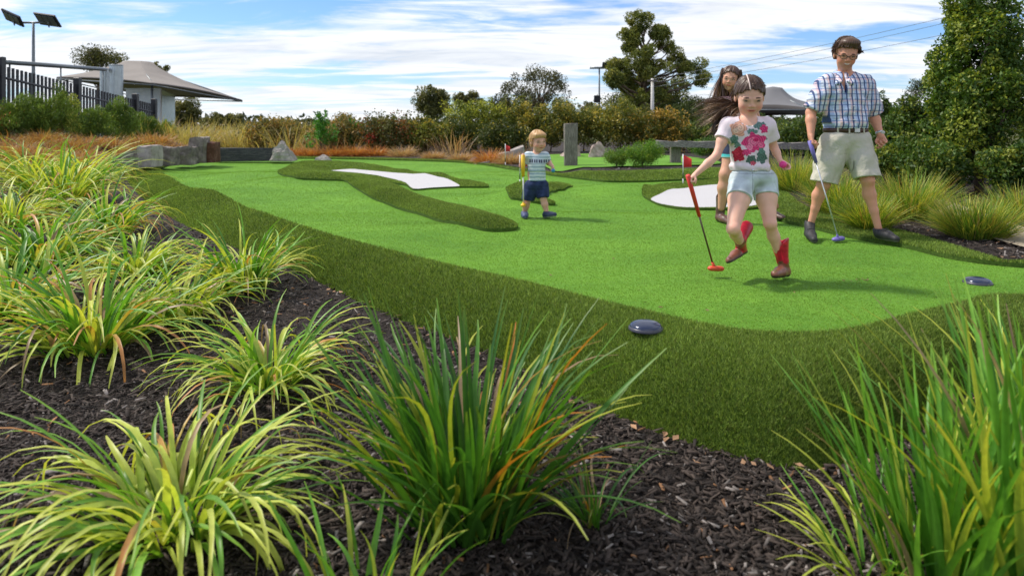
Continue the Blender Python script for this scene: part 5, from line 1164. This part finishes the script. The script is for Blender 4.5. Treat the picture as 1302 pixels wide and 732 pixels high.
    boot('boot', J['ankR']+np.array([0, 0, 0.01]), J['toeR'], J['heelR'], nrm((J['kneR']-J['ankR'])*.6+np.array([.012, .01, .1])), (.60, .012, .045), (.27, .095, .06), 1)
    aL = W(941, 305, -.06); upv = nrm(W(945, 288, .06)-W(938, 312, -.10)); boot('boot', aL, W(927, 334, -.13), W(942, 322, .02)+np.array([0, 0, -.012]), upv, (.55, .012, .045), (.27, .095, .06), 1)
    # hair
    HCOL = (.075, .038, .022)
    hair_cap('hair', hc, hh, Mh, e, HCOL, 1, front=.345, side=1.9, down=.0, thick=.045, back=-.3, h=.004, tuft=.010)
    scalp_strands('hair', hc, hh, Mh, e, (.11, .06, .038), 1500, .20, .0016, 3, lambda q: (q[:, 2] > .12) & ~((q[:, 1] > .02) & (q[:, 2] < .36)), lambda q: np.stack([-.5+q[:, 0]*.5, -1+0*q[:, 0], -.55-.3*q[:, 2]], 1), .012, .1, .08)
    rg = np.random.default_rng(12)
    n = 1000; r0 = W(939, 128, .12); t = rg.random(n); root = np.stack([W(940-5*a, 124+16*b, .10+.03*c) for a, b, c in zip(rg.random(n), rg.random(n), rg.normal(0, 1, n))]); root[:, 2] -= .03
    # lanes: most of the hair streams level, some hangs
    up_ = rg.random(n); D = np.stack([-1+0*t, rg.normal(.05, .25, n), rg.normal(-.02, .24, n)], 1); Ls = .12+.22*rg.random(n)**1.2; C = np.array([.10, .055, .032])*(.45+1.1*rg.random((n, 1))); m = rg.random(n) < .35; C[m] = np.array([.42, .29, .19])*(.6+.6*rg.random((m.sum(), 1)))
    strands('hair', root, D, Ls, .0021, C, M['hair'], e, rg, 12, 2.2, .75, (-.3, .1, .0), rg.integers(0, 46, n))
    n = 420; root = np.stack([W(934-8*a, 130+14*b, .10+.03*c) for a, b, c in zip(rg.random(n), rg.random(n), rg.normal(0, 1, n))]); D = np.stack([-.7+rg.normal(0, .3, n), rg.normal(.05, .2, n), -.25+rg.normal(0, .3, n)], 1)
    C = np.array([.085, .045, .028])*(.45+1.1*rg.random((n, 1))); strands('hair', root, D, .12+.18*rg.random(n), .0024, C, M['hair'], e, rg, 10, 2.0, 1.9, (.1, .05, 0), rg.integers(0, 16, n))
    # thin hairband over the crown
    pts = [hc+Mh @ (np.array([.05+.385*math.sin(a)*.18-.02, .0+.475*math.cos(a)-.05, .15+.425*math.sin(a)])*hh) for a in np.linspace(.42, 1.75, 14)]
    m = MB(); m.tube(pts, .0045, 8); m.build('hair_band', plain('pearl_band', (.66, .52, .46), .35, bump=0), e, True)
    # what she carries
    h1 = W(876, 229, -.15)
    zt = float(B(G0(909, 343)[0], 4.6)); hp1 = PW(903, 341.5, 4.52); tp = h1+nrm(h1-hp1)*.035
    putter('orange-headed putter with red grip held by the girl', tp, PW(905.5, 333, 4.50), PW(899.5, 341, 4.50), PW(921, 341.5, 4.50), REDG, DSH, ORANGE, .46, gr=.0135, r=.010, head_h=.03)
    b = W(995.5, 209.5, -.06); m = MB(); m.ell(b, (.024, .024, .024), 18, 12); o = m.build('golf_ball', plain('pink_ball', (.78, .04, .25), .3, bump=0), None, True); mark(o, 'bright pink golf ball held in the girl\'s hand', 'golf ball')
BROWD = plain('brow_dark', (.09, .045, .03), .6, bump=0); BROWL = plain('brow_light', (.28, .16, .08), .6, bump=0); M['hair_dark'] = BROWD; BOOTM = tinted('boot_leather', .38, 0, spec=.5, var=.15, vs=40)
girl()

# ---------------- the man
def man():
    Y = 6.0
    W = lambda x, y, dy=0.0: PW(x, y, Y+dy)
    J = dict(neck=W(1075, 98, .03), pel=W(1074, 178), hipL=W(1061, 182, 0), hipR=W(1089, 182, 0), kneL=W(1047, 234, -.02), ankL=W(1031, 284, .05), toeL=W(1034, 301, -.17), heelL=W(1030, 299, .09),
             kneR=W(1103, 229, -.14), ankR=W(1117.5, 293, -.20), toeR=W(1142, 303, -.34), heelR=W(1116, 304, -.17), shL=W(1051, 109, .02), shR=W(1098, 108, .02), elL=W(1031, 143, .03), wrL=W(1031, 172, -.06), elR=W(1110, 144, .06), wrR=W(1119, 171, -.04))
    e = empty('person', (J['pel'][0], Y, float(B(J['pel'][0], Y))), 'man in a checked shirt and cream shorts striding with a purple putter', 'person')
    hc = W(1075.5, 70, -.02); hh = .262; Mh = frame((-.28, -1, -.36), (.03, -.3, 1)); S = SDF(); L = head_sdf(S, hc, hh, Mh, 0, True)
    S.cone(hc+np.array([0, .03, -.06]), J['neck'], .055, .060, .03)
    def torso(T, o=0.0):
        T.ell(W(1074, 123, .02), (.166+o, .112+o, .15+o), None, .07); T.cone(J['shL']+np.array([.03, 0, -.01]), J['shR']-np.array([.03, 0, .01]), .066+o*.8, .066+o*.8, .06)
        for q in ('shL', 'shR'): T.cone(J['neck']+np.array([0, .01, -.01]), J[q]+np.array([0, 0, .0]), .050+o*.5, .050+o*.5, .05)
        T.ell(W(1074, 147, .01), (.160+o, .118+o, .15+o), None, .07); T.ell(W(1075, 173, .01), (.165+o, .120+o, .11+o), None, .07)
    torso(S)
    def arms(T, o=0.0, full=True):
        for s, h, w in (('shL', 'elL', 'wrL'), ('shR', 'elR', 'wrR')):
            T.chain([J[s], (J[s]+J[h])/2, J[h]], [.057+o, .052+o, .042+o], .04)
            if full: T.chain([J[h], J[h]*.65+J[w]*.35, J[w]], [.041, .043, .027], .02)
    arms(S); hand(S, J['wrL'], W(1032, 186, -.09)-J['wrL'], (.5, -.1, -.1), .185, fcurl=(.75, .85, .9, .95), grip=1, side=-1)
    hand(S, J['wrR'], W(1124, 185, -.08)-J['wrR'], (-.6, -.4, -.1), .18, fcurl=(.45, .65, .75, .8), grip=.6, side=1)
    def legs(T, o=0.0, full=True):
        for h, k, a in (('hipL', 'kneL', 'ankL'), ('hipR', 'kneR', 'ankR')):
            h, k, a = J[h], J[k], J[a]; T.chain([h, h*.6+k*.4, k], [.10+o, .086+o, .056+o], .04)
            if full: T.ball(k+np.array([0, -.02, 0]), .044, .02); T.chain([k, k*.70+a*.30+np.array([0, .025, 0]), k*.38+a*.62+np.array([0, .01, 0]), a], [.048, .053, .034, .028], .02)
    legs(S); lo, hi = bbox(list(J.values())+[hc+.2, hc-.2, W(1025, 195, -.2), W(1130, 195, -.2)], .1)
    fc = face_cols((.64, .31, .20), (.50, .16, .13), hc, Mh, hh, .7, .35)
    skin_mesh('body', S, lo, hi, .0055, SKIN, e, fc)
    face_bits(e, L, Mh, hh, None, .3, 1.3, True, browm=BROWD)
    # spectacles
    m = MB()
    for s in (-1, 1):
        m.tube([L(s*.145+.105*math.cos(a), .43, .03+.075*math.sin(a)) for a in np.linspace(0, 2*math.pi, 17)], .002, 6, False); m.tube([L(s*.25, .42, .045), L(s*.36, .0, .03)], .0028, 6)
    m.tube([L(-.04, .435, .04), L(.04, .435, .04)], .0028, 6); m.build('spectacles', MK2, e, True)
    # shirt
    T = SDF(); torso(T, .022); arms(T, .021, False); sL = nrm(J['elL']-J['shL']); sR = nrm(J['elR']-J['shR']); lL = np.linalg.norm(J['elL']-J['shL'])*.90; lR = np.linalg.norm(J['elR']-J['shR'])*1.02; T.cone(J['shR'], J['shR']+sR*lR, .064, .062, .02); T.cone(J['shL'], J['shL']+sL*lL, .064, .066, .02)
    bz = W(0, 163.5)[2]; vn = W(1074, 104, -.10)
    coll = SDF(); 
    for s in (-1, 1): coll.chain([J['neck']+np.array([s*.062, .05, .045]), J['neck']+np.array([s*.068, -.035, .022]), W(1074, 106, -.115)+np.array([s*.062, 0, .0])], [.016, .020, .020], .012); coll.chain([J['neck']+np.array([s*.06, -.04, .02]), W(1074, 104, -.115)+np.array([s*.030, 0, 0])], [.016, .012], .01); coll.cone(J['neck']+np.array([0, .08, .05]), J['neck']+np.array([s*.062, .05, .045]), .017)
    def shirt(P):
        d = T(P)+wav(P, 14, 17, .013)+wav(P, 15, 34, .006); bl = np.clip((bz+.10-P[:, 2])/.10, 0, 1); d = d-.016*np.sin(bl*np.pi*.85)*(1+.4*np.sin(P[:, 0]*60)); d = np.maximum(d, bz-P[:, 2])
        ml = (P[:, 0] < J['shL'][0]-.01); mr = (P[:, 0] > J['shR'][0]+.012); d = np.where(ml, np.maximum(d, (P-J['shL']) @ sL-lL), d); d = np.where(mr, np.maximum(d, (P-J['shR']) @ sR-lR), d)
        wv = np.clip((P[:, 2]-W(0, 124)[2])/.19, 0, 1)*.030+.0; vee = np.maximum(np.abs(P[:, 0]-vn[0])-wv, W(0, 122)[2]-P[:, 2]); vee = np.maximum(vee, P[:, 1]-(Y-.01)); d = np.maximum(d, -vee)
        d = np.maximum(d, -SDF().cone(J['neck']+np.array([0, 0, .2]), J['neck']-np.array([0, .02, .03]), .060, .054)(P)); c = coll(P); d = np.minimum(d, c); return d
    lo2, hi2 = bbox([J['shL'], J['shR'], J['elL'], J['elR'], W(1074, 170), J['neck']], .17); skin_mesh('shirt', shirt, lo2, hi2, .0055, PLAID, e)
    for s, j, l, r in ((sL, J['shL'], lL, .066), (sR, J['shR'], lR, .065)):
        m = MB(); m.tube([j+s*(l-.045), j+s*(l-.02), j+s*(l+.004)], [r+.008, r+.010, r+.007], 22); m.build('cuff', PLAID, e, True)
    for i in range(5): m = MB(); p = W(1074.5, 127+i*8.5, 0); m.ell((p[0], Y-.155-.004*math.sin(i), p[2]), (.0055, .003, .0055), 8, 5); m.build('button', MW, e, True)
    # belt
    m = MB(); bc = W(1075, 165.5, .01); n = 40; P = [(bc[0]+.190*math.cos(a), bc[1]+.143*math.sin(a), bc[2]+z-.01*math.cos(a)*0) for z in (-.020, .018) for a in np.linspace(0, 2*math.pi, n, endpoint=False)]
    m.add(P, [(k, (k+1) % n, n+(k+1) % n, n+k) for k in range(n)]); o = m.build('belt', plain('brown_belt', (.06, .026, .018), .45), e, True); sm = o.modifiers.new('s', 'SOLIDIFY'); sm.thickness = .006
    m = MB(); m.box((bc[0]+.03, bc[1]-.145, bc[2]-.001), (.045, .01, .036), bev=.003); m.build('buckle', CHR, e)
    for x in (-.12, -.035, .10): m = MB(); yy = -.142*math.sqrt(max(.05, 1-(x/.197)**2)); m.box((bc[0]+x, bc[1]+yy, bc[2]-.002), (.012, .008, .05)); m.build('belt_loop', CREAM, e)
    # shorts
    T2 = SDF(); T2.ell(W(1075, 178, .01), (.184, .143, .125), None, .06); 
    for h, k in (('hipL', 'kneL'), ('hipR', 'kneR')): T2.chain([J[h], J[h]*.5+J[k]*.5, J[k]+nrm(J[k]-J[h])*.05], [.122, .108, .100], .04)
    wz = W(0, 167.5)[2]; hp = [(J['hipL'], J['kneL'], -.015), (J['hipR'], J['kneR'], -.02)]
    def shorts(P):
        st = P*np.array([1, 1, .55]); d = T2(P)+wav(st, 24, 20, .009)+wav(st, 25, 45, .003); d = np.maximum(d, P[:, 2]-wz)
        for i, (h, k, t) in enumerate(hp):
            dd = nrm(nrm(k-h)+np.array([0, 0, -.6])); m = (P[:, 0] < W(1075, 0)[0]) if i == 0 else (P[:, 0] >= W(1075, 0)[0]); pl = (P-(k+nrm(k-h)*t)) @ dd; d = np.where(m & (P[:, 2] < W(0, 200)[2]), np.maximum(d, pl), d)
            d = np.maximum(d, -SDF().cone(k-nrm(k-h)*.07, k+nrm(k-h)*.12, .075, .09)(P))
        d = np.maximum(d, -np.maximum(np.abs(P[:, 0]-(W(1076, 0)[0]+.0))-.003, np.maximum(P[:, 2]-W(0, 204)[2], -1))); return d
    skin_mesh('shorts', shorts, *bbox([W(1074, 160), J['kneL'], J['kneR']], .18), .0055, CREAM, e)
    # watch
    m = MB(); w = J['wrR']*.93+J['elR']*.07; ax = nrm(J['wrR']-J['elR']); m.tube([w-ax*.009, w+ax*.009], .034, 16); wt = m.build('watch', CHR, e, True); m = MB(); m.ell(w+np.array([.012, -.033, .004]), (.018, .006, .018), 12, 6); m.build('dial', EYE_W, wt, True)
    def shoe(ank, heel, toe):
        S2 = SDF(); up = np.array([0, 0, 1.]); S2.chain([heel+up*.045, (heel*.5+toe*.5)+up*.045, toe+up*.03], [.034, .039, .029], .015); S2.cone(heel+up*.045, ank+up*.02, .034, .037, .015); S2.cone((heel*.45+toe*.55)+up*.045, ank-up*.01, .034, .038, .03); zb = min(heel[2], toe[2])
        f = lambda P: np.maximum(np.maximum(S2(P), (heel[2]-.0)+((P-heel) @ nrm(toe-heel))*0-P[:, 2]), -(SDF().cone(ank, ank+up*.12, .033)(P)))
        f2 = lambda P: np.maximum(f(P), (P-ank) @ up-.02)
        def c(V):
            C = np.tile(np.array([.026, .024, .026]), (len(V), 1)); h = V[:, 2]-heel[2]; C[h < .018] = (.13, .12, .125); C[(h > .03) & (np.abs(np.sin(((V-heel) @ nrm(toe-heel))*130)) < .3) & (h > .06)] *= 1.9; return C
        o = skin_mesh('shoe', f2, *bbox([ank, heel, toe], .09), .0055, SHOEM, e, c)
        dd = nrm(toe-heel)*np.array([1, 1, 0]); lt = np.cross(dd, up); m = MB()
        for i in range(4):
            c0 = heel*(.62-.09*i)+toe*(.38+.09*i)+up*(.098-.012*i); m.tube([c0-lt*.028, c0+up*.006, c0+lt*.028], .004, 6)
        m.build('laces', MK2, o, True)
    zL = float(B(J['heelL'][0], J['heelL'][1])); hL = PW(1031, 303, 5.98); hL = np.array([hL[0], 6.03, zL+.002]); tL = np.array([PW(1034, 303, 5.82)[0], 5.80, zL+.002]); shoe(J['ankL']+np.array([0, .02, 0]), hL, tL)
    zR = .035; hR = np.array([J['heelR'][0]-.01, 5.78, zR]); tR = np.array([PW(1141, 300, 5.62)[0], 5.64, zR]); shoe(J['ankR']+np.array([-.005, 0, 0]), hR, tR)
    # hair
    HC = (.10, .054, .034)
    hair_cap('hair', hc, hh, Mh, e, HC, 5, front=.33, side=.7, tx=.035, down=.06, thick=.07, back=-.22, h=.004, tuft=.04, extra=lambda q: (np.sqrt(((q-np.array([-.05, .18, .47]))/np.array([.30, .24, .16]))**2 @ np.ones(3))-1)*.15)
    scalp_strands('hair', hc, hh, Mh, e, (.105, .057, .036), 2200, .17, .0019, 6, lambda q: (q[:, 2] > .05) & ~((q[:, 1] > .1) & (q[:, 2] < .34)), lambda q: np.stack([-.45+q[:, 0]*1.2, .3-q[:, 1], .1-.3*q[:, 2]], 1), .06, .25, .25)
    hpx = W(1031.5, 186, -.10); bot = PW(1064.5, 298, 5.84); tp = hpx+nrm(hpx-bot)*.05; z = float(B(bot[0], 5.8))
    putter('purple-headed putter with a silver shaft held by the man', tp, bot, PW(1059, 305, 5.82), PW(1073, 302.5, 5.90), PURP, CHR, PURP, .24, gr=.017, head_h=.034)
MK2 = plain('black_plastic', (.02, .018, .018), .35, bump=0); CREAM = plain('cream_cotton', (.52, .49, .41), .85, var=.06, scale=6, bump=.7, bscale=11, bd=.035, spec=.15); SHOEM = tinted('shoe_leather', .55, 0, spec=.4, var=.2)
def plaid():
    n = NT('checked_cotton'); co = n.coord(); wp = n.n('ShaderNodeTexNoise'); wp.inputs['Scale'].default_value = 7; n.l(co, wp.inputs[0]); vm = n.n('ShaderNodeVectorMath', operation='SCALE'); n.l(wp.outputs['Color'], vm.inputs[0]); vm.inputs['Scale'].default_value = .014; va = n.n('ShaderNodeVectorMath', operation='ADD'); n.l(co, va.inputs[0]); n.l(vm.outputs[0], va.inputs[1])
    sp = n.n('ShaderNodeSeparateXYZ'); n.l(va.outputs[0], sp.inputs[0]); X, Yc, Z = sp.outputs; X = n.math('ADD', X, 0.0)
    def st(c, per, off, wd): f = n.math('FRACT', n.math('ADD', n.math('DIVIDE', c, per), off+50)); return n.math('LESS_THAN', n.math('ABSOLUTE', n.math('SUBTRACT', f, .5)), wd/2)
    c = n.mix(n.math('MULTIPLY', st(X, .094, 0, .34), .75), (.66, .71, .82), (.32, .45, .72)); c = n.mix(n.math('MULTIPLY', st(Z, .094, 0, .34), .5), c, (.45, .54, .74)); c = n.mix(n.math('MULTIPLY', st(X, .082, .5, .24), .6), c, (.80, .50, .46)); c = n.mix(n.math('MULTIPLY', st(Z, .094, .5, .16), .45), c, (.80, .50, .46))
    c = n.mix(n.math('MULTIPLY', st(X, .041, .25, .27), .92), c, (.025, .055, .17)); c = n.mix(n.math('MULTIPLY', st(Z, .047, .25, .2), .55), c, (.04, .09, .24)); n.bump(n.noise(13, 5), .6, .03)
    return n.set(c, .8, 0, .2)
PLAID = plaid()
man()

# ---------------- the woman, behind the girl
def woman():
    Y = 7.1
    W = lambda x, y, dy=0.0: PW(x, y, Y+dy)
    J = dict(neck=W(935, 124, .02), pel=W(945, 178), hipL=W(936, 182), hipR=W(955, 182), kneL=W(922, 222, -.08), ankL=W(917, 264, -.05), kneR=W(966, 226, .02), ankR=W(986, 262, .18), shL=W(917, 131), shR=W(955, 131), elL=W(912, 156, .05), wrL=W(926, 178, -.1), elR=W(965, 156, .05), wrR=W(968, 180, -.05))
    e = empty('person', (J['pel'][0], Y, 0.), 'long-haired woman in denim shorts and brown boots, mostly hidden behind the girl', 'person')
    hc = W(928.5, 101, 0); hh = .245; Mh = frame((-.42, -1, -.14), (.12, -.1, 1)); S = SDF(); L = head_sdf(S, hc, hh, Mh, .3)
    S.cone(hc+np.array([.02, .03, -.05]), J['neck'], .048, .05, .04); S.ell(W(937, 143), (.145, .10, .13), None, .06); S.cone(J['shL'], J['shR'], .052, .052, .05); S.ell(W(941, 163), (.125, .09, .12), None, .06); S.ell(W(945, 178), (.165, .115, .10), None, .06)
    for a, b, c in (('shL', 'elL', 'wrL'), ('shR', 'elR', 'wrR')): S.chain([J[a], J[b], J[c]], [.044, .034, .022], .03); hand(S, J[c], J[c]-J[b], (.5, -.5, 0), .16, .5, side=1)
    for h, k, a in (('hipL', 'kneL', 'ankL'), ('hipR', 'kneR', 'ankR')): h, k, a = J[h], J[k], J[a]; S.chain([h, h*.55+k*.45, k, k*.6+a*.4, a], [.095, .083, .054, .056, .034], .04)
    lo, hi = bbox(list(J.values())+[hc+.18, hc-.18, W(905, 190, -.2)], .11); skin_mesh('body', S, lo, hi, .0065, SKIN, e, face_cols((.62, .33, .22), (.50, .12, .11), hc, Mh, hh, .6)); face_bits(e, L, Mh, hh, None, .35, .8, False, browm=BROWD)
    T = SDF(); T.ell(W(937, 143), (.160, .115, .14), None, .06); T.cone(J['shL'], J['shR'], .062, .062, .05); T.ell(W(941, 163), (.145, .105, .14), None, .06)
    def top(P):
        d = T(P)+wav(P, 5, 20, .006); d = np.maximum(d, W(0, 182)[2]-P[:, 2]); q = (P-(J['neck']+np.array([-.01, -.09, 0])))/np.array([.055, .1, .10]); d = np.maximum(d, -(np.sqrt((q*q).sum(1))-1)*.05); return d
    skin_mesh('top', top, *bbox([J['shL'], J['shR'], W(941, 184)], .15), .0065, CLOTH, e, lambda V: np.tile([.62, .36, .36], (len(V), 1))*(1+.15*wav(V, 3, 20, 1))[:, None])
    T2 = SDF(); T2.ell(W(945, 180), (.178, .128, .10), None, .06)
    for h, k in (('hipL', 'kneL'), ('hipR', 'kneR')): T2.chain([J[h], J[h]*.5+J[k]*.5], [.115, .10], .05)
    hz = W(0, 200)[2]
    def sc(V):
        C = np.tile([.035, .045, .085], (len(V), 1)).astype(float)*(1+.3*wav(V, 6, 40, 1))[:, None]; C[V[:, 2] < hz+.035] = (.06, .42, .42); C[V[:, 2] < hz+.012] = (.35, .62, .62); return C
    skin_mesh('shorts', lambda P: np.maximum(np.maximum(T2(P), hz-P[:, 2]), P[:, 2]-W(0, 172)[2]), *bbox([W(945, 172), W(930, 202), W(960, 202)], .16), .0065, CLOTH, e, sc)
    def boot(ank, toe, heel, topz):
        S2 = SDF(); up = np.array([0, 0, 1.]); S2.chain([heel+up*.05, ank, topz], [.042, .043, .066], .02); S2.chain([heel+up*.04, (heel+toe)/2+up*.04, toe+up*.03], [.042, .042, .032], .03)
        def f(P):
            q = P-topz; d = np.maximum(S2(P), q[:, 2]-.0-.028*np.cos(np.arctan2(q[:, 1], q[:, 0])*2+math.pi)); d = np.maximum(d, heel[2]-P[:, 2]); return np.maximum(d, -SDF().cone(ank+up*.05, topz+up*.1, .04, .056)(P))
        def c(V):
            C = np.tile([.11, .075, .06], (len(V), 1)).astype(float); C[V[:, 2] < ank[2]+.02] = (.13, .065, .05); C[V[:, 2] < heel[2]+.02] = (.03, .02, .02); return C*(1+.3*wav(V, 4, 40, 1))[:, None]
        skin_mesh('boot', f, *bbox([ank, toe, heel, topz], .1), .0055, BOOTM, e, c)
    z = 0.0
    hl = np.array([W(916, 0)[0], 7.12, z]); tl = np.array([W(919, 0)[0], 6.9, z]); boot(np.array([hl[0]+.005, 7.12, z+.11]), tl, hl, W(918.5, 248, .0))
    hr = np.array([W(985, 0)[0], 7.3, z+.02]); tr = np.array([W(993, 0)[0]+.02, 7.1, z+.01]); boot(np.array([hr[0], 7.3, z+.13]), tr, hr, np.array([W(981, 0)[0], 7.24, z+.33]))
    HC = (.085, .042, .026)
    def ex(q): a = (np.abs(np.hypot(q[:, 0]*1.0, (q[:, 1]+.08)*.9)-.40)-.07); return np.maximum(np.maximum(a, q[:, 2]+.02), np.maximum(-q[:, 2]-.75, (q[:, 1]-.24)))
    hair_cap('hair', hc, hh, Mh, e, HC, 8, front=.35, side=1.6, down=-.9, thick=.05, back=-.62, h=.0055, tuft=.02, extra=ex)
    rg = np.random.default_rng(4); n = 1300; a = rg.random(n)*2*np.pi; q = np.stack([.40*np.sin(a), -.06+.42*np.cos(a), .05+.4*rg.random(n)], 1); q = q[q[:, 1] < .14]; n = len(q)
    P = hc+(q*hh) @ Mh.T; D = np.stack([rg.normal(-.12, .16, n), rg.normal(0, .12, n), -1+0*a[:n]], 1); C = np.array(HC)*(.5+1.3*rg.random((n, 1))); m = rg.random(n) < .2; C[m] = np.array([.34, .19, .09])*(.7+.5*rg.random((m.sum(), 1)))
    strands('hair', P, D, .26+.24*rg.random(n), .0034, C, M['hair'], e, rg, 9, .55, .5, (-.1, 0, 0))
woman()

# ---------------- the boy
def boy():
    Y = 7.36
    W = lambda x, y, dy=0.0: PW(x, y, Y+dy)
    J = dict(neck=W(682.5, 194, .01), pel=W(682, 234), hipL=W(676, 237, .01), hipR=W(688.5, 237), kneL=W(670, 257, .03), ankL=W(667, 270, .06), kneR=W(691, 253, -.05), ankR=W(695, 270, -.06), shL=W(672.5, 199), shR=W(692.5, 199), elL=W(663.5, 211, .04), wrL=W(663.5, 201, -.05), elR=W(698, 207, .02), wrR=W(702.5, 211.5, -.08))
    z = float(B(W(684, 0)[0], Y)); e = empty('person', (J['pel'][0], Y, z), 'small blond boy in a striped T-shirt and navy shorts walking with a yellow putter', 'person')
    hc = W(684, 180.5, -.01); hh = .222; Mh = frame((.42, -1, -.12), (0, -.1, 1)); S = SDF(); L = head_sdf(S, hc, hh, Mh, 1.0)
    S.cone(hc+np.array([-.01, .02, -.06]), J['neck']-np.array([0, 0, .01]), .038, .04, .02)
    def torso(T, o=0.0): T.ell(W(682, 207), (.088+o, .066+o, .075+o), None, .04); T.cone(J['shL'], J['shR'], .036+o, .036+o, .04); T.ell(W(681.5, 221), (.094+o, .074+o, .095+o), None, .04)
    torso(S); S.ell(W(682, 233), (.096, .074, .06), None, .04)
    for a, b, c in (('shL', 'elL', 'wrL'), ('shR', 'elR', 'wrR')): S.chain([J[a], J[b], J[c]], [.033, .027, .018], .025)
    hand(S, J['wrL'], W(664.5, 195.5, -.07)-J['wrL'], (.6, -.3, 0), .095, fcurl=(.8, .9, 1, 1), grip=1, side=-1); hand(S, J['wrR'], W(703, 216, -.1)-J['wrR'], (-.3, -.5, .0), .092, fcurl=(.5, .55, .6, .6), grip=.6, side=-1)
    for h, k, a in (('hipL', 'kneL', 'ankL'), ('hipR', 'kneR', 'ankR')): h, k, a = J[h], J[k], J[a]; S.chain([h, k, k*.6+a*.4, a], [.054, .034, .035, .023], .02)
    lo, hi = bbox(list(J.values())+[hc+.15, hc-.15, W(708, 220, -.15)], .08); skin_mesh('body', S, lo, hi, .0048, SKIN, e, face_cols((.66, .38, .28), (.55, .16, .15), hc, Mh, hh, 1.0)); face_bits(e, L, Mh, hh, None, .35, .3, False, browm=BROWL)
    T = SDF(); torso(T, .013); sL = nrm(J['elL']-J['shL']); sR = nrm(J['elR']-J['shR']); T.ell(W(682, 231), (.107, .085, .05), None, .03); T.cone(J['shL'], J['elL'], .046, .042, .03); T.cone(J['shR'], J['elR'], .046, .042, .03); hz = W(0, 229.5)[2]
    def shirt(P):
        d = T(P)+wav(P, 31, 34, .004); d = np.maximum(d, hz-P[:, 2]); d = np.where(P[:, 0] < J['shL'][0]-.012, np.maximum(d, (P-J['shL']) @ sL-.075), d); d = np.where(P[:, 0] > J['shR'][0]+.012, np.maximum(d, (P-J['shR']) @ sR-.062), d)
        return np.maximum(d, -SDF().cone(J['neck']+np.array([0, 0, .1]), J['neck']-np.array([0, .02, .002]), .045, .043)(P))
    def sc(V):
        py = HOR-(V[:, 2]-CH)/V[:, 1]*F+wav(V, 2, 18, .7); C = np.tile([.60, .68, .74], (len(V), 1)).astype(float); C[(np.abs((py % 4.2)-2.1) < .75)] = (.27, .38, .47); m = (py > 201.5) & (py < 208); C[m] = (.50, .56, .66); px = CX+V[:, 0]/V[:, 1]*F
        m2 = (py > 202.6) & (py < 206.6) & (np.sin(px*2.1)+.5*np.sin(px*5.3) > -.35) & (px > 672); C[m2] = (.06, .06, .11); C[(py > 217) & (py < 219)] = (.35, .46, .35); return C
    skin_mesh('t_shirt', shirt, *bbox([J['shL'], J['shR'], J['elL'], J['elR'], W(682, 236)], .10), .0045, CLOTH, e, sc)
    T2 = SDF(); T2.ell(W(682, 234), (.108, .084, .06), None, .04)
    for h, k in (('hipL', 'kneL'), ('hipR', 'kneR')): T2.cone(J[h], J[k], .076, .068, .03)
    def shorts(P):
        d = T2(P)+wav(P, 33, 34, .005); d = np.maximum(d, P[:, 2]-W(0, 228)[2])
        for i, (h, k) in enumerate((('hipL', 'kneL'), ('hipR', 'kneR'))): m = (P[:, 0] < W(682, 0)[0]) == (i == 0); dd = nrm(nrm(J[k]-J[h])+np.array([0, 0, -.6])); d = np.where(m, np.maximum(d, (P-J[k]) @ dd+(.028 if i == 0 else .012)), d)
        return d
    skin_mesh('shorts', shorts, *bbox([W(682, 226), J['kneL'], J['kneR']], .12), .0048, CLOTH, e, lambda V: np.tile([.030, .045, .11], (len(V), 1))*(1+.25*wav(V, 3, 50, 1))[:, None])
    def shoe(heel, toe, ank, col):
        S2 = SDF(); up = np.array([0, 0, 1.]); u2 = up; S2.chain([heel+up*.032, (heel+toe)/2+up*.030, toe+up*.024], [.033, .035, .028], .03); S2.cone(heel+up*.035, ank, .033, .033, .03); dd = nrm(toe-heel); nn = nrm(up-dd*(dd @ up))
        f = lambda P: np.maximum(np.maximum(S2(P), -((P-heel) @ nn)), (P-ank) @ up-.012)
        skin_mesh('shoe', f, *bbox([heel, toe, ank], .06), .0045, SHOEM, e, lambda V: np.where((((V-heel) @ nn) < .012)[:, None], np.array([.25, .25, .28]), np.array(col)))
    shoe(np.array([W(667, 0)[0], 7.43, z+.003]), np.array([W(667.5, 0)[0], 7.29, z+.003]), J['ankL'], (.06, .08, .17)); shoe(np.array([W(694, 0)[0], 7.32, z+.008]), np.array([W(703.5, 0)[0], 7.2, z+.035]), J['ankR'], (.035, .045, .10))
    HC = (.55, .33, .14)
    hair_cap('hair', hc, hh, Mh, e, HC, 3, front=.27, side=.6, down=.02, thick=.055, back=-.25, h=.0045, tuft=.02, extra=lambda q: (np.sqrt(((q-np.array([-.02, .2, .36]))/np.array([.32, .22, .14]))**2 @ np.ones(3))-1)*.14)
    scalp_strands('hair', hc, hh, Mh, e, HC, 800, .17, .0020, 9, lambda q: (q[:, 2] > .08) & ~((q[:, 1] > .15) & (q[:, 2] < .30)), lambda q: np.stack([.9+0*q[:, 0], .5-q[:, 1]*.4, -.2-.3*q[:, 2]], 1), .025, .2, .12)
    tp = W(665, 197, -.09); bt = W(665.5, 257, -.06)
    putter('yellow-gripped short putter with a yellow head held upright by the boy', tp, bt, W(664.6, 261.5, -.10), W(666.2, 260, .0), YEL, WSH, YEL, .46, gr=.02, r=.011, head_h=.032)
    b = W(703.5, 217, -.13); m = MB(); m.ell(b, (.021, .021, .021), 16, 10); o = m.build('golf_ball', plain('blue_ball', (.03, .24, .42), .3, bump=0), None, True); mark(o, 'turquoise golf ball held in the boy\'s left hand', 'golf ball')
boy()
